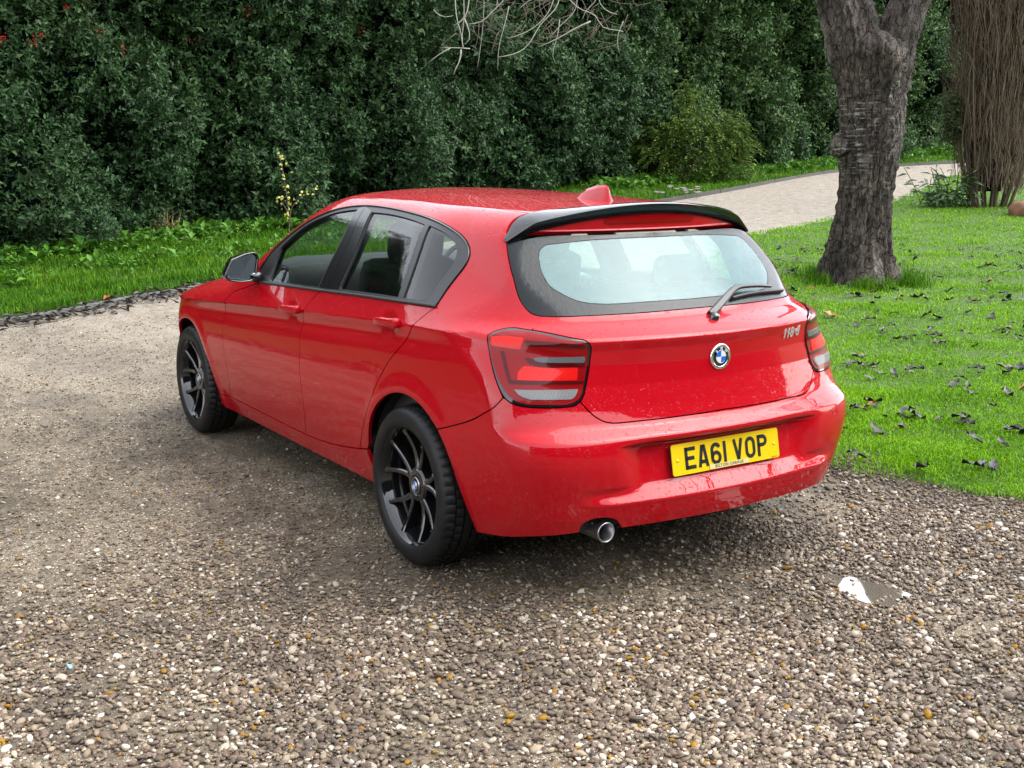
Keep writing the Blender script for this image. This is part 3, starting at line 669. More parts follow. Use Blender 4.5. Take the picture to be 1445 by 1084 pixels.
def emblem(frame, R, parent, name='badge', rim=True, scale=1.):
    """round badge: metal rim, black ring with letters, blue and white quarters"""
    o_, u, v, n_ = [np.asarray(a, float) for a in frame]
    def put(V): return o_+V[:, :1]*u+V[:, 1:2]*v+V[:, 2:]*n_
    Rb, Rq = R*.735, R*.48
    V, f = lathe([(0, R), (.004, R), (.007, R*.94), (.0075, R*.86), (.0055, R*.78), (.0050, R*.735), (.0, R*.72)], 48, 'z'); root = mk(name, put(V), f, 'chrome_dark' if not rim else 'chrome', parent)
    V, f = lathe([(.0052, Rb+.0005), (.0060, Rb*.97), (.0063, 1e-4)], 40, 'z'); mk('badge_ring', put(V), f, 'gloss_black', root)
    V, f = lathe([(.0068, Rq*1.06), (.0072, Rq*1.03), (.0068, Rq)], 40, 'z'); mk('badge_line', put(V), f, 'chrome', root)
    for q in range(4):
        th = np.radians(np.linspace(q*90, q*90+90, 12)); V = np.r_[[(0, 0, .0070)], np.stack([Rq*np.cos(th), Rq*np.sin(th), 0*th+.0068], 1)]
        mk('badge_quarter', put(V), [(0, i, i+1) for i in range(1, 12)], 'badge_white' if q in (0, 2) else 'badge_blue', root)
    if rim:
        for ch, a in (('B', 137), ('M', 90), ('W', 43)):
            t = math.radians(a); c = o_+(u*math.cos(t)+v*math.sin(t))*(Rb+Rq)*.51+n_*.0075; rv = u*math.cos(t)+v*math.sin(t); ru = np.cross(rv, n_)
            text_mesh('badge_letter', ch, (Rb-Rq)*1.25, (c, ru, rv, n_), 'badge_white', root, .0006, bold=.0001)
    return root
tV, tF = tyre_mesh()
rimprof = [(.040, .199), (.070, .203), (.0815, .208), (.0875, .214), (.090, .2185), (.0865, .2215), (.078, .221), (.076, .210), (-.080, .210)]
bar = [lathe([(-.085, .208), (-.06, .200), (.03, .197), (.055, .203), (.0785, .211), (.0870, .2165), (.0915, .2200), (.0905, .2235), (.076, .2225)], 96)]
SP = []
for k in range(5):
    for sg in (-1, 1):
        a0 = 95+72*k; P_ = []
        for t in np.linspace(0, 1, 9):
            r = .040+t*.170; a = math.radians(a0+sg*(3.5+15.5*t**.8-(3.5 if t < .05 else 0))); yy = .052+.026*t**1.5-.012*math.sin(t*math.pi)
            P_.append((r*math.cos(a), yy, r*math.sin(a)))
        w = np.linspace(.026, .016, 9); w[-1] = .024; d = np.linspace(.045, .034, 9)
        SP.append(sweep_rect(P_, w, d, (0, 1, 0), .45))
hub = lathe([(-.02, .070), (.044, .066), (.052, .058), (.054, .040), (.050, .036), (.050, 1e-4)], 40)
bolts = []
for k in range(5):
    a = math.radians(95+36+72*k); V, f = lathe([(.02, .011), (.048, .011), (.050, .008), (.050, 1e-4)], 12); bolts.append((V+np.array([.052*math.cos(a), 0, .052*math.sin(a)]), f))
rimV, rimF = merge(*bar, *SP, hub, *bolts); rimV = rimV*np.array([1.036, 1., 1.036])
disc = lathe([(-.03, .07), (-.03, .148), (-.008, .148), (-.008, .07)], 48)
backV, backF = lathe([(-.045, .19), (-.045, 1e-4)], 40)
proto = None
for ax, yc in ((0, .7845), (2.69, .7675)):
    for s_ in (1, -1):
        wh = empty('wheel', (ax, s_*yc, .3145), 0 if s_ > 0 else math.pi); wh.parent = car
        if proto is None:
            ty = mk('tyre', tV, tF, 'tyre_rubber', wh); ri = mk('rim', rimV, rimF, 'gloss_black', wh, smooth=False); bd_ = mk('brake_disc', *disc, 'chrome_dark', wh); bk = mk('wheel_back', backV, backF, 'shadow_black', wh)
            ri.data.polygons.foreach_set('use_smooth', np.ones(len(ri.data.polygons), bool)); ri.data.set_sharp_from_angle(angle=rad(32)); ty.data.set_sharp_from_angle(angle=rad(35))
            proto = [ty, ri, bd_, bk]
        else:
            for o in proto:
                c = o.copy(); COL.objects.link(c); c.parent = wh
        emblem(((0, .0515, 0), (-1, 0, 0), (0, 0, 1), (0, 1, 0)), .0345, wh, 'wheel_badge', False)
# --- badge, lettering, number plate
def rear_frame(y, z, off=0.):
    a = to3('R', [(math.atan2(y, X0+.77), z)])[0]
    P_ = to3('R', [(math.atan2(y, X0-a[0]), z)])[0]; n_ = Fgrad(P_[None])[0]; u = np.array([0, -1, 0.]); u = u-n_*(u@n_); u /= np.linalg.norm(u); v = np.cross(n_, u)
    return P_+n_*off, u, v, n_
emblem(rear_frame(0, .849, .001), .048, TG, 'tailgate_badge')
fo = rear_frame(-.405, .897, .002)
text_mesh('model_lettering', '118 d', .052, fo, 'satin_chrome', TG, .004, shear=.25, bold=.0010, space=1.02)
t_ = .186; PU, PV, PN = np.array([0, -1., 0]), np.array([math.sin(t_), 0, math.cos(t_)]), np.array([-math.cos(t_), 0, math.sin(t_)])
PO = np.array([-.8250, 0, .507])
def rrect(w, h, r, n=6):
    o = []
    for cx, cy, a in ((w/2-r, h/2-r, 0), (-w/2+r, h/2-r, 90), (-w/2+r, -h/2+r, 180), (w/2-r, -h/2+r, 270)):
        for k in range(n+1): t = math.radians(a+90*k/n); o.append((cx+r*math.cos(t), cy+r*math.sin(t)))
    return np.array(o)
pl = mk('number_plate', *prism(rrect(.520, .111, .009), .003, (PO-PN*.003, PU, PV, PN)), 'plate_yellow', BP, smooth=False)
mk('plate_backing', *prism(rrect(.50, .095, .009), .020, (PO-PN*.0235, PU, PV, PN)), 'trim_black', BP, smooth=False)
def ribbon(path, w, closed=False):
    path = np.array(path, float); n = len(path); V = []; Fc = []
    for i in range(n):
        a = path[i-1] if (i > 0 or closed) else path[i]; b = path[(i+1) % n] if (i < n-1 or closed) else path[i]
        d1 = path[i]-a; d2 = b-path[i]
        d1 = d1/np.linalg.norm(d1) if np.linalg.norm(d1) > 0 else d2/np.linalg.norm(d2); d2 = d2/np.linalg.norm(d2) if np.linalg.norm(d2) > 0 else d1
        n1 = np.array([-d1[1], d1[0]]); m = n1+np.array([-d2[1], d2[0]]); m /= np.linalg.norm(m); c = max(.35, m@n1)
        V += [path[i]+m*w/2/c, path[i]-m*w/2/c]
    for i in range(n if closed else n-1): j = (i+1) % n; Fc.append((2*i, 2*i+1, 2*j+1, 2*j))
    return V, Fc
def arcp(cx, cy, rx, ry, a0, a1, n=9): return [(cx+rx*math.cos(math.radians(a)), cy+ry*math.sin(math.radians(a))) for a in np.linspace(a0, a1, n)]
W_, H_, Sx = 50., 79., 13.5; hs = Sx/2
GL = {'E': (50, [([(hs, 0), (hs, H_)], 0), ([(0, H_-hs), (W_, H_-hs)], 0), ([(0, hs), (W_, hs)], 0), ([(0, H_/2), (W_*.88, H_/2)], 0)]),
      'A': (50, [([(6.6, 0), (21.3, H_)], 0), ([(W_-6.6, 0), (W_-21.3, H_)], 0), ([(13, 19), (W_-13, 19)], 0), ([(19, H_-6), (31, H_-6)], 0)]),
      '6': (50, [(arcp(25, 25, 18.2, 18.2, 0, 360, 25)[:-1], 1), (arcp(25, H_-25, 18.2, 18.2, 20, 180, 12)+[(hs, 25)], 0)]),
      '1': (14, [([(7, 0), (7, H_)], 0)]),
      'V': (50, [([(6.6, H_), (25, 3)], 0), ([(W_-6.6, H_), (25, 3)], 0), ([(19.5, 4), (30.5, 4)], 0)]),
      'O': (50, [(arcp(25, 25, 18.2, 18.2, 180, 360, 14)+arcp(25, H_-25, 18.2, 18.2, 0, 180, 14), 1)]),
      'P': (50, [([(hs, 0), (hs, H_)], 0), ([(0, H_-hs), (28, H_-hs)]+arcp(28, H_-22, 15.2, 15.2, 80, -80, 11)+[(28, H_-44+hs), (0, H_-44+hs)], 0)])}
xc = -201.
for ch in 'EA61 VOP':
    if ch == ' ': xc += 22; continue
    w, strokes = GL[ch]; V = []; Fc = []
    for path, closed in strokes:
        v, f = ribbon(path, Sx, closed); k = len(V); V += list(v); Fc += [tuple(i+k for i in q) for q in f]
    V = np.array(V)/1000; P_ = PO+(V[:, :1]+xc/1000)*PU+(V[:, 1:]-.0395)*PV+PN*.0012
    mk('plate_character', P_, Fc, 'plate_black', pl, smooth=False); xc += w+11
mk('dealer_strip', *prism(rrect(.19, .0165, .001, 2), .0012, (PO+PU*.005-PV*.0455+PN*.0018, PU, PV, PN)), 'plate_cream', pl, smooth=False)
text_mesh('dealer_lettering', 'BILTON GARAGE', .0165, (PO+PU*.005-PV*.0455+PN*.0034, PU, PV, PN), 'plate_black', pl, .0004, space=1.12)
text_mesh('plate_small_print', 'EA61 VOP', .006, (PO+PU*.232-PV*.0505+PN*.0008, PU, PV, PN), 'plate_black', pl, .0004)
for s_ in (-1, 1):
    V, f = lathe([(0, .0065), (.002, .0060), (.0035, .003), (.0036, 1e-4)], 12, 'z'); mk('plate_screw', (PO+PU*s_*.235-PV*.002)+V[:, :1]*PU+V[:, 1:2]*PV+V[:, 2:]*PN, f, 'plate_yellow', pl)
# parking sensors and scuff on the bumper
for y in (.60, .22, -.22, -.60):
    c_, u, v, n_ = rear_frame(y, .575, .0005)
    V, f = lathe([(-.001, .0118), (.0005, .0112), (.0005, .0104), (-.001, .0100)], 20, 'z'); mk('parking_sensor', c_+V[:, :1]*u+V[:, 1:2]*v+V[:, 2:]*n_, f, 'red_paint', BP)
# --- exhaust
V, f = lathe([(-.30, .026), (-.06, .030), (.0, .0355), (.006, .0365), (.008, .034), (.006, .0315), (-.10, .029)], 32, 'x'); V = V*np.array([-1, 1, 1]); V[:, 2] -= (V[:, 0])*.06; ex = mk('exhaust_pipe', V+np.array([-.795, .528, .287]), f, 'exhaust_metal', car)
V, f = lathe([(-.09, .0292), (-.09, 1e-4)], 24, 'x'); mk('exhaust_bore', V*np.array([-1, 1, 1])+np.array([-.795, .528, .290]), f, 'bore_black', ex)
# --- aerial fin
fin = []; fx = np.linspace(.112, -.118, 20)
zt = np.interp(fx, [-.118, -.112, -.104, -.085, -.03, .04, .085, .112], [.0, .034, .056, .064, .060, .042, .022, 0.0])
for x, hgt in zip(fx, zt):
    base = float(to3('T', [(x, 0.)])[0, 2])-.002; wd = .021*math.sqrt(max(0, 1-((x+.03)/.145)**2))+.002
    for j in range(9):
        u = -1+2*j/8; fin.append((x, u*wd*(1-.35*0), base+max(hgt, .001)*(1-abs(u)**.9)))
mk('aerial_fin', fin, [(i*9+j, i*9+j+1, (i+1)*9+j+1, (i+1)*9+j) for i in range(19) for j in range(8)], 'red_paint', car)
# --- rear wiper
wp = np.array([(-.69, -.03, .985), (-.665, -.070, 1.000), (-.628, -.145, 1.030), (-.598, -.215, 1.052), (-.580, -.285, 1.056), (-.562, -.38, 1.052), (-.55, -.45, 1.046)])
ww = to3('R', to2('R', wp)); wN = Fgrad(ww); lift = np.array([.012, .024, .034, .034, .030, .026, .022])[:, None]
arm = curve(ww+wN*lift, .02)
w_ = np.interp(np.linspace(0, 1, len(arm)), [0, .25, .5, 1], [.030, .028, .020, .011]); d_ = np.interp(np.linspace(0, 1, len(arm)), [0, .3, 1], [.016, .012, .008])
V, f = sweep_rect(arm, w_, d_, wN[3], .35); wi = mk('rear_wiper', V, f, 'trim_black', car, smooth=False)
bp_ = np.array([(-.605, -.185, 1.030), (-.592, -.29, 1.036), (-.565, -.42, 1.035), (-.538, -.54, 1.030)]); b3 = to3('R', to2('R', bp_)); bN = Fgrad(b3)
V, f = sweep_rect(curve(b3+bN*.014, .02), np.full(len(curve(b3, .02)), .012), np.full(len(curve(b3, .02)), .014), bN[1], .5); mk('wiper_blade', V, f, 'rubber_seal', wi, smooth=False)
c_, u, v, n_ = rear_frame(-.030, .978, 0.); V, f = lathe([(-.01, .020), (.012, .019), (.020, .014), (.022, 1e-4)], 20, 'z'); mk('wiper_pivot', c_+V[:, :1]*u+V[:, 1:2]*v+V[:, 2:]*n_, f, 'gloss_black', wi)
# --- door handles
for (hx, hz), D_ in (((1.155, .884), FD), ((.18, .934), RD)):
    for s_, par in ((1, D_[0]), (-1, D_[1])):
        V, f = rbox((0, 0, 0), (.215, .022, .036), .9, 12)
        V[:, 2] *= 1-.25*np.clip(V[:, 0]/.107, 0, 1)
        V[:, 2] += .05*(-V[:, 0])
        yb = np.array([float(wside(np.array([hx+x]), np.array([hz-.05*x+.005]))[0]) for x in V[:, 0]]); yb = np.maximum(yb, np.interp(V[:, 0], [-.12, .12], [float(wside(np.array([hx-.12]), np.array([hz+.006]))[0]), float(wside(np.array([hx+.12]), np.array([hz-.006]))[0])]))
        V[:, 1] += yb+.024-.022*np.clip(V[:, 0]/.105, 0, 1)**2-.010*np.clip(-V[:, 0]/.107, 0, 1)**3
        V = V+np.array([hx, 0, hz]); V[:, 1] *= s_
        hd_ = mk('door_handle', V, f if s_ > 0 else [q[::-1] for q in f], 'red_paint', par)
        V, f = rbox((hx-.098, float(wside(np.array([hx-.1]), np.array([hz+.005]))[0])+.012, hz+.005), (.030, .034, .038), .8, 8); V[:, 1] *= s_
        mk('handle_cap', V, f if s_ > 0 else [q[::-1] for q in f], 'red_paint', par)
# --- wing mirrors
mo = [(1.004, 1.012), (.995, 1.025), (.972, 1.066), (.955, 1.083), (.936, 1.090), (.902, 1.101), (.862, 1.108), (.832, 1.106), (.819, 1.095), (.820, 1.059), (.830, 1.008), (.843, .983), (.857, .973), (.881, .969), (.947, .973), (.966, .977), (.991, .986), (1.001, 1.0)]
mo = np.array(mo); mc = mo.mean(0)
for s_ in (1, -1):
    rings = [(0, 1., 0), (.012, 1.03, 0), (.045, 1.02, 0), (.085, .88, .004), (.115, .62, .006), (.130, .25, .006)]; V = []; k = len(mo)
    mo_s = curve(np.r_[mo, mo[:1]], .010)[:-1]; k = len(mo_s)
    for dx, sc, dz in rings:
        for a in mo_s: V.append((1.625+dx-(a[0]-.91)*.25, s_*(mc[0]+(a[0]-mc[0])*sc), mc[1]+(a[1]-mc[1])*sc+dz))
    for a in mo_s: V.append((1.625-(a[0]-.91)*.25+.002, s_*(mc[0]+(a[0]-mc[0])*.93), mc[1]+(a[1]-mc[1])*.93))
    for a in mo_s: V.append((1.640-(a[0]-.91)*.25, s_*(mc[0]+(a[0]-mc[0])*.90), mc[1]+(a[1]-mc[1])*.90))
    Fc = []
    for r_ in range(5):
        for i in range(k): Fc.append((r_*k+i, r_*k+(i+1) % k, (r_+1)*k+(i+1) % k, (r_+1)*k+i))
    Fc.append(tuple(5*k+i for i in range(k)))
    for i in range(k): Fc.append((i, 6*k+i, 6*k+(i+1) % k, (i+1) % k)); Fc.append((6*k+i, 7*k+i, 7*k+(i+1) % k, 6*k+(i+1) % k))
    mr = mk('wing_mirror', V, Fc, 'gloss_black', car)
    G_ = [(1.632-(a[0]-.91)*.25, s_*(mc[0]+.004+(a[0]-mc[0])*.90), mc[1]+(a[1]-mc[1])*.88) for a in mo_s]; mk('mirror_glass', G_, [tuple(range(k))], 'mirror_glass', mr, smooth=False)
    mk('mirror_foot', *rbox((1.665, s_*.828, .985), (.07, .06, .05), .7, 6), 'gloss_black', mr)
    V, f = tube([(1.66, s_*1.003, .999), (1.635, s_*.998, 1.000), (1.612, s_*.985, 1.001)], [.005, .006, .004], 8); mk('mirror_repeater', V, f, 'lens_clear', mr)
# --- interior
def seat(x, y, nm='front_seat'):
    e_ = empty(nm, (x, y, .0)); e_.parent = car
    mk('seat_cushion', *rbox((.12, 0, .46), (.52, .50, .16), .7, 8), 'seat_cloth', e_)
    mk('seat_back', *rbox((-.22, 0, .80), (.15, .48, .64), .75, 9, (0, -.30, 0)), 'seat_cloth', e_)
    mk('headrest', *rbox((-.36, 0, 1.185), (.11, .27, .19), .9, 8, (0, -.22, 0)), 'seat_cloth', e_)
    for k in (-1, 1): V, f = tube([(-.30, .06*k, 1.03), (-.35, .06*k, 1.14)], .007, 6); mk('headrest_post', V, f, 'chrome_dark', e_)
seat(1.22, .36); seat(1.22, -.36)
rs = empty('rear_seat', (0, 0, 0)); rs.parent = car
mk('seat_cushion', *rbox((.32, 0, .48), (.50, 1.20, .16), .7, 8), 'seat_cloth', rs); mk('seat_back', *rbox((-.02, 0, .76), (.15, 1.18, .58), .7, 9, (0, -.35, 0)), 'seat_cloth', rs)
for y in (.36, -.36): mk('headrest', *rbox((-.12, y, 1.09), (.09, .25, .14), .9, 8, (0, -.2, 0)), 'seat_cloth', rs)
mk('parcel_shelf', *rbox((-.33, 0, .955), (.40, 1.10, .03), .6, 5), 'seat_cloth', car)
mk('dashboard', *rbox((1.86, 0, .905), (.34, 1.34, .31), .7, 9), 'dash_plastic', car)
for s_ in (1, -1): mk('door_card', *rbox((1.05, s_*.755, .70), (1.9, .05, .50), .8, 6), 'dash_plastic', car)
mk('door_armrest', *rbox((1.28, -.70, .93), (.62, .09, .10), .8, 8), 'pale_trim', car); mk('door_armrest', *rbox((1.42, -.69, .985), (.26, .07, .12), .9, 8), 'pale_trim', car)
V, f = lathe([(0, .175), (.013, .188), (0, .20), (-.013, .188)], 36, 'x', closed=True); R_ = np.array(Euler((0, .35, 0)).to_matrix()); stw = mk('steering_wheel', V@R_.T+np.array([1.56, -.36, .93]), f, 'seat_cloth', car); mk('wheel_hub', *rbox((1.565, -.36, .93), (.05, .16, .10), .8, 6, (0, .35, 0)), 'seat_cloth', stw)
mk('rear_view_mirror', *rbox((1.52, 0, 1.27), (.03, .24, .06), .9, 6), 'seat_cloth', car)
# ---------------------------------------------------------------- ground (s = metres ahead of the camera spot, t = metres to its right)
CX, CY = -3.8088, 2.8537
DH = np.array([.8402, -.5423]); RT = np.array([-.5423, -.8402])
def st2xy(s, t): s = np.asarray(s, float); t = np.asarray(t, float); return CX+s*DH[0]+t*RT[0], CY+s*DH[1]+t*RT[1]
def xy2st(x, y): x = np.asarray(x, float); y = np.asarray(y, float); return (x-CX)*DH[0]+(y-CY)*DH[1], (x-CX)*RT[0]+(y-CY)*RT[1]
rng = np.random.default_rng(11)
def lumps(P, wl, seed, n=14):
    """smooth random field, roughly -1..1"""
    r = np.random.default_rng(seed); P = np.asarray(P, float); o = 0
    for _ in range(n):
        k = r.normal(size=P.shape[-1]); k = k/np.linalg.norm(k)*2*np.pi/wl*r.uniform(.6, 1.6); o = o+np.sin(P@k+r.uniform(0, 6.28))
    return o/math.sqrt(n)*1.1
def terr(x, y):
    s, t = xy2st(x, y)
    return .065*.5*np.logaddexp(0, 2*(s-9.3))
def terr3(x, y): x = np.asarray(x, float); y = np.asarray(y, float); return np.stack([x, y, terr(x, y)], -1)
LAWN = np.array([(-9, -3.4), (-4, -2.55), (-2, -2.2), (-.75, -2.0), (-.53, -1.88), (-.28, -1.84), (-.05, -1.75), (.25, -1.80), (1.5, -1.95), (3., -2.4), (4.6, -3.6), (6.2, -5.6), (7.6, -7.8), (8.69, -9.44), (9.22, -11.6), (10.7, -15.05), (12.31, -18.16), (13.97, -20.94), (15.5, -25), (16.5, -30), (10, -45), (-20, -40)])
VERGE = np.array([(5.2, 7.5), (6.6, 4.2), (7.45, 2.1), (7.76, 1.09), (7.94, .41), (8.28, -.12), (8.48, -.80), (8.62, -1.1), (9.4, -3.0), (10.8, -6.0), (12.4, -9.2), (13.3, -11.97), (14.53, -14.93), (16.43, -19.4), (17.13, -22.9), (17.06, -25.04), (17.5, -32), (30, -48), (48, -30), (48, 20), (15, 22)])
def refine(poly, step): return curve(np.r_[poly, poly[:1]], step, False)[:-1]
def sheet(name, poly, zoff, mat, step=.5, kind='structure', wob=.05, edge=.25):
    q = refine(poly, edge); q = q+np.stack([lumps(q, .9, 3)+.5*lumps(q, .3, 13), lumps(q, .9, 4)+.5*lumps(q, .3, 14)], 1)*wob
    lo, hi = q.min(0), q.max(0); G = np.stack(np.meshgrid(np.arange(lo[0], hi[0], step), np.arange(lo[1], hi[1], step)), -1).reshape(-1, 2)
    G = G[in_poly(G, q)]; G = G[poly_dist(G, q) > step*.3]
    A = np.concatenate([q, G]); n = len(q)
    r = delaunay_2d_cdt([Vector(v) for v in A.tolist()], [(i, (i+1) % n) for i in range(n)], [], 0, 1e-5)
    Q = np.array([v[:] for v in r[0]]); tri = np.array([f[:] for f in r[2]]); tri = tri[in_poly(Q[tri].mean(1), q)]
    P = terr3(Q[:, 0], Q[:, 1]); d = poly_dist(Q, q); P[:, 2] += zoff*np.clip(d/.12, 0, 1)-.004*(d < .02)
    fn = np.cross(P[tri[:, 1]]-P[tri[:, 0]], P[tri[:, 2]]-P[tri[:, 0]])[:, 2] < 0; tri[fn] = tri[fn][:, ::-1]
    o = mk(name, P, tri, mat); o['kind'] = kind; return o, q
def mud_field(t, co):
    """where the drive is damp and muddy (0..1), shared by the sheet and the pebbles"""
    mp = t.add('Mapping', Vector=co, Rotation=(0, 0, .95), Scale=(.72, 1.2, 1.))
    a = t.noise(mp.outputs[0], .85, 7., .66); b = t.noise(mp.outputs[0], 4.5, 5., .7)
    return t.add('MapRange', Value=t.math('ADD', t.math('MULTIPLY', a, .7), t.math('MULTIPLY', b, .3)), From_Min=.45, From_Max=.56).outputs[0]
def gravel_material():
    t = NT('gravel'); co = t.coord(); mud0 = mud_field(t, co)
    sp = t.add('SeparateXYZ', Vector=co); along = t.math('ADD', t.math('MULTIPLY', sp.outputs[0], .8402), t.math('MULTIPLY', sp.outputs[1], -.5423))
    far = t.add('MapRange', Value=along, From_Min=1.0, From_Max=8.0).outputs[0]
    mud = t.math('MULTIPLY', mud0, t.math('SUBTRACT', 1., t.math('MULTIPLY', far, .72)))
    n1 = t.noise(co, 22., 6., .72); n2 = t.noise(co, 3.1, 5., .65)
    fine = t.ramp(n1, [(.30, (.022, .018, .014)), (.46, (.070, .057, .041)), (.60, (.135, .112, .080)), (.74, (.25, .215, .165))])
    fine = t.mix(t.add('MapRange', Value=n2, From_Min=.35, From_Max=.70, To_Max=.45).outputs[0], fine, (.150, .122, .080))
    layers = fine; hs = t.math('MULTIPLY', n1, .8)
    for sc, lim, rad_ in ((62., .42, .42), (115., .50, .42), (210., .5, .45)):
        v = t.add('TexVoronoi', {'feature': 'F1'}, Vector=co, Scale=sc); cl_ = t.add('SeparateColor', Color=v.outputs['Color'])
        on = t.math('GREATER_THAN', cl_.outputs[0], t.math('SUBTRACT', t.math('MULTIPLY_ADD', mud, .30, lim), t.math('MULTIPLY', far, .16)))
        disc_ = t.math('MULTIPLY', t.add('MapRange', Value=v.outputs['Distance'], From_Min=rad_, From_Max=rad_*.75).outputs[0], on)
        stone = t.ramp(cl_.outputs[1], [(0, (.060, .050, .044)), (.30, (.120, .098, .080)), (.55, (.20, .17, .135)), (.78, (.33, .295, .245)), (.93, (.47, .44, .39)), (1, (.24, .14, .05))])
        layers = t.mix(disc_, layers, stone); hs = t.math('ADD', hs, t.math('MULTIPLY', disc_, 20./sc))
    col = t.mix(t.math('MULTIPLY', mud, .62), layers, (.030, .025, .020))
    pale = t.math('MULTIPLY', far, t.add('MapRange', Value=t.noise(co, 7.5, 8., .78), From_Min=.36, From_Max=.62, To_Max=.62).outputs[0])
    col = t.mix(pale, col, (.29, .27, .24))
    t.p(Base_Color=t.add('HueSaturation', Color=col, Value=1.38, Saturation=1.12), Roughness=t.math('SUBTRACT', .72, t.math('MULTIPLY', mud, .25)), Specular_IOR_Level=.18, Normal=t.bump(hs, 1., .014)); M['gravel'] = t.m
gravel_material()
def soil(name, a, b, sc=6.):
    t = NT(name); co = t.coord(); n = t.noise(co, sc, 6., .65)
    t.p(Base_Color=t.add('HueSaturation', Color=t.mix(n, a, b), Value=.5), Roughness=.9, Normal=t.bump(t.noise(co, 60., 4., .7), .8, .02)); M[name] = t.m
soil('lawn_soil', (.050, .12, .004), (.09, .18, .008)); soil('verge_soil', (.040, .085, .010), (.075, .13, .018))
# ground sheet reaching far
sv_ = np.concatenate([np.arange(-20, 2, 2.), np.arange(2, 13, .25), np.arange(13, 60, 2.), [70, 100, 160, 260]]); tv_ = np.concatenate([[-200, -120, -70], np.arange(-44, -9, 3.), np.arange(-8, 8.1, .5), np.arange(10, 45, 3.), [70, 120, 200]])
SS, TT = np.meshgrid(sv_, tv_, indexing='ij'); gx, gy = st2xy(SS.ravel(), TT.ravel()); gp = terr3(gx, gy); gp[:, 2] -= np.clip((SS.ravel()-45)/200, 0, 1)*3
a_, b_ = SS.shape; ii = np.arange(a_*b_).reshape(a_, b_)
gf = np.stack([ii[:-1, :-1], ii[:-1, 1:], ii[1:, 1:], ii[1:, :-1]], -1).reshape(-1, 4)
gp[:, 2] -= .004
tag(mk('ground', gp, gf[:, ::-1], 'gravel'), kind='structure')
lawn, LAWNQ = sheet('lawn', LAWN, .032, 'lawn_soil', .6, wob=.07, edge=.10); verge, VERGEQ = sheet('grass_verge', VERGE, .05, 'verge_soil', .8, wob=.03)
near_ = xy2st(LAWNQ[:, 0], LAWNQ[:, 1])[0] < 13; LAWNP = LAWNQ[near_ | (np.arange(len(LAWNQ)) % 14 == 0)]
# ---- loose pebbles
def pebble_mats():
    t = NT('pebble'); rnd = t.add('ObjectInfo').outputs['Random']
    col = t.ramp(rnd, [(0, (.040, .034, .030)), (.14, (.070, .055, .047)), (.30, (.100, .076, .064)), (.46, (.125, .102, .080)), (.60, (.165, .138, .108)), (.72, (.23, .195, .155)), (.83, (.33, .295, .25)), (.92, (.46, .43, .385)), (.972, (.20, .12, .045)), (.99, (.05, .045, .045))], 'CONSTANT')
    n = t.noise(t.coord(), 2.2, 4., .6); col = t.mix(t.math('MULTIPLY', n, .4), col, (.12, .095, .07))
    mud = mud_field(t, t.add('NewGeometry').outputs['Position'])
    t.p(Base_Color=t.add('HueSaturation', Color=t.mix(t.math('MULTIPLY', mud, .45), col, (.035, .029, .024)), Value=1.25, Saturation=1.4), Roughness=.45, Specular_IOR_Level=.25); M['pebble'] = t.m
pebble_mats()
PEB = bpy.data.collections.new('pebble_shapes')
for k in range(5):
    bm = bmesh.new(); bmesh.ops.create_icosphere(bm, subdivisions=2, radius=.5); r = np.random.default_rng(50+k)
    ax = r.normal(size=(5, 3)); ph = r.uniform(.18, .42, 5)
    for v in bm.verts:
        c = np.array(v.co); s_ = 1+.13*math.sin(c@ax[0]*5+k)+.10*math.sin(c@ax[1]*7)
        for q in range(3):
            n = ax[q]/np.linalg.norm(ax[q]); e = c@n
            if e > ph[q]: c = c-n*(e-ph[q])*.8
        v.co = c*s_*np.array([1.15, .85, .58])
    me = bpy.data.meshes.new('pebble'); bm.to_mesh(me); bm.free(); me.polygons.foreach_set('use_smooth', np.ones(len(me.polygons), bool)); me.materials.append(M['pebble'])
    PEB.objects.link(bpy.data.objects.new('pebble_shape', me))
def scatter(name, P, rot, scl, coll, label, cat):
    """many copies of small shapes on points (one object of uncountable stuff)"""
    me = bpy.data.meshes.new(name); me.vertices.add(len(P)); me.vertices.foreach_set('co', np.asarray(P, np.float32).ravel())
    for nm, dat in (('rot', rot), ('scl', scl)):
        at = me.attributes.new(nm, 'FLOAT_VECTOR', 'POINT'); at.data.foreach_set('vector', np.asarray(dat, np.float32).ravel())
    o = bpy.data.objects.new(name, me); COL.objects.link(o)
    g = bpy.data.node_groups.new(name, 'GeometryNodeTree'); g.interface.new_socket('Geometry', in_out='INPUT', socket_type='NodeSocketGeometry'); g.interface.new_socket('Geometry', in_out='OUTPUT', socket_type='NodeSocketGeometry')
    N = g.nodes; gi = N.new('NodeGroupInput'); go = N.new('NodeGroupOutput'); ip = N.new('GeometryNodeInstanceOnPoints'); ci = N.new('GeometryNodeCollectionInfo'); ci.inputs['Collection'].default_value = coll; ci.inputs['Separate Children'].default_value = True; ci.inputs['Reset Children'].default_value = True
    ip.inputs['Pick Instance'].default_value = True
    ra = N.new('GeometryNodeInputNamedAttribute'); ra.data_type = 'FLOAT_VECTOR'; ra.inputs['Name'].default_value = 'rot'
    sa = N.new('GeometryNodeInputNamedAttribute'); sa.data_type = 'FLOAT_VECTOR'; sa.inputs['Name'].default_value = 'scl'
    e2 = N.new('FunctionNodeEulerToRotation'); L = g.links
    L.new(gi.outputs[0], ip.inputs['Points']); L.new(ci.outputs[0], ip.inputs['Instance']); L.new(ra.outputs[0], e2.inputs[0]); L.new(e2.outputs[0], ip.inputs['Rotation']); L.new(sa.outputs[0], ip.inputs['Scale']); L.new(ip.outputs[0], go.inputs[0])
    o.modifiers.new('scatter', 'NODES').node_group = g
    return tag(o, label, cat, kind='stuff')
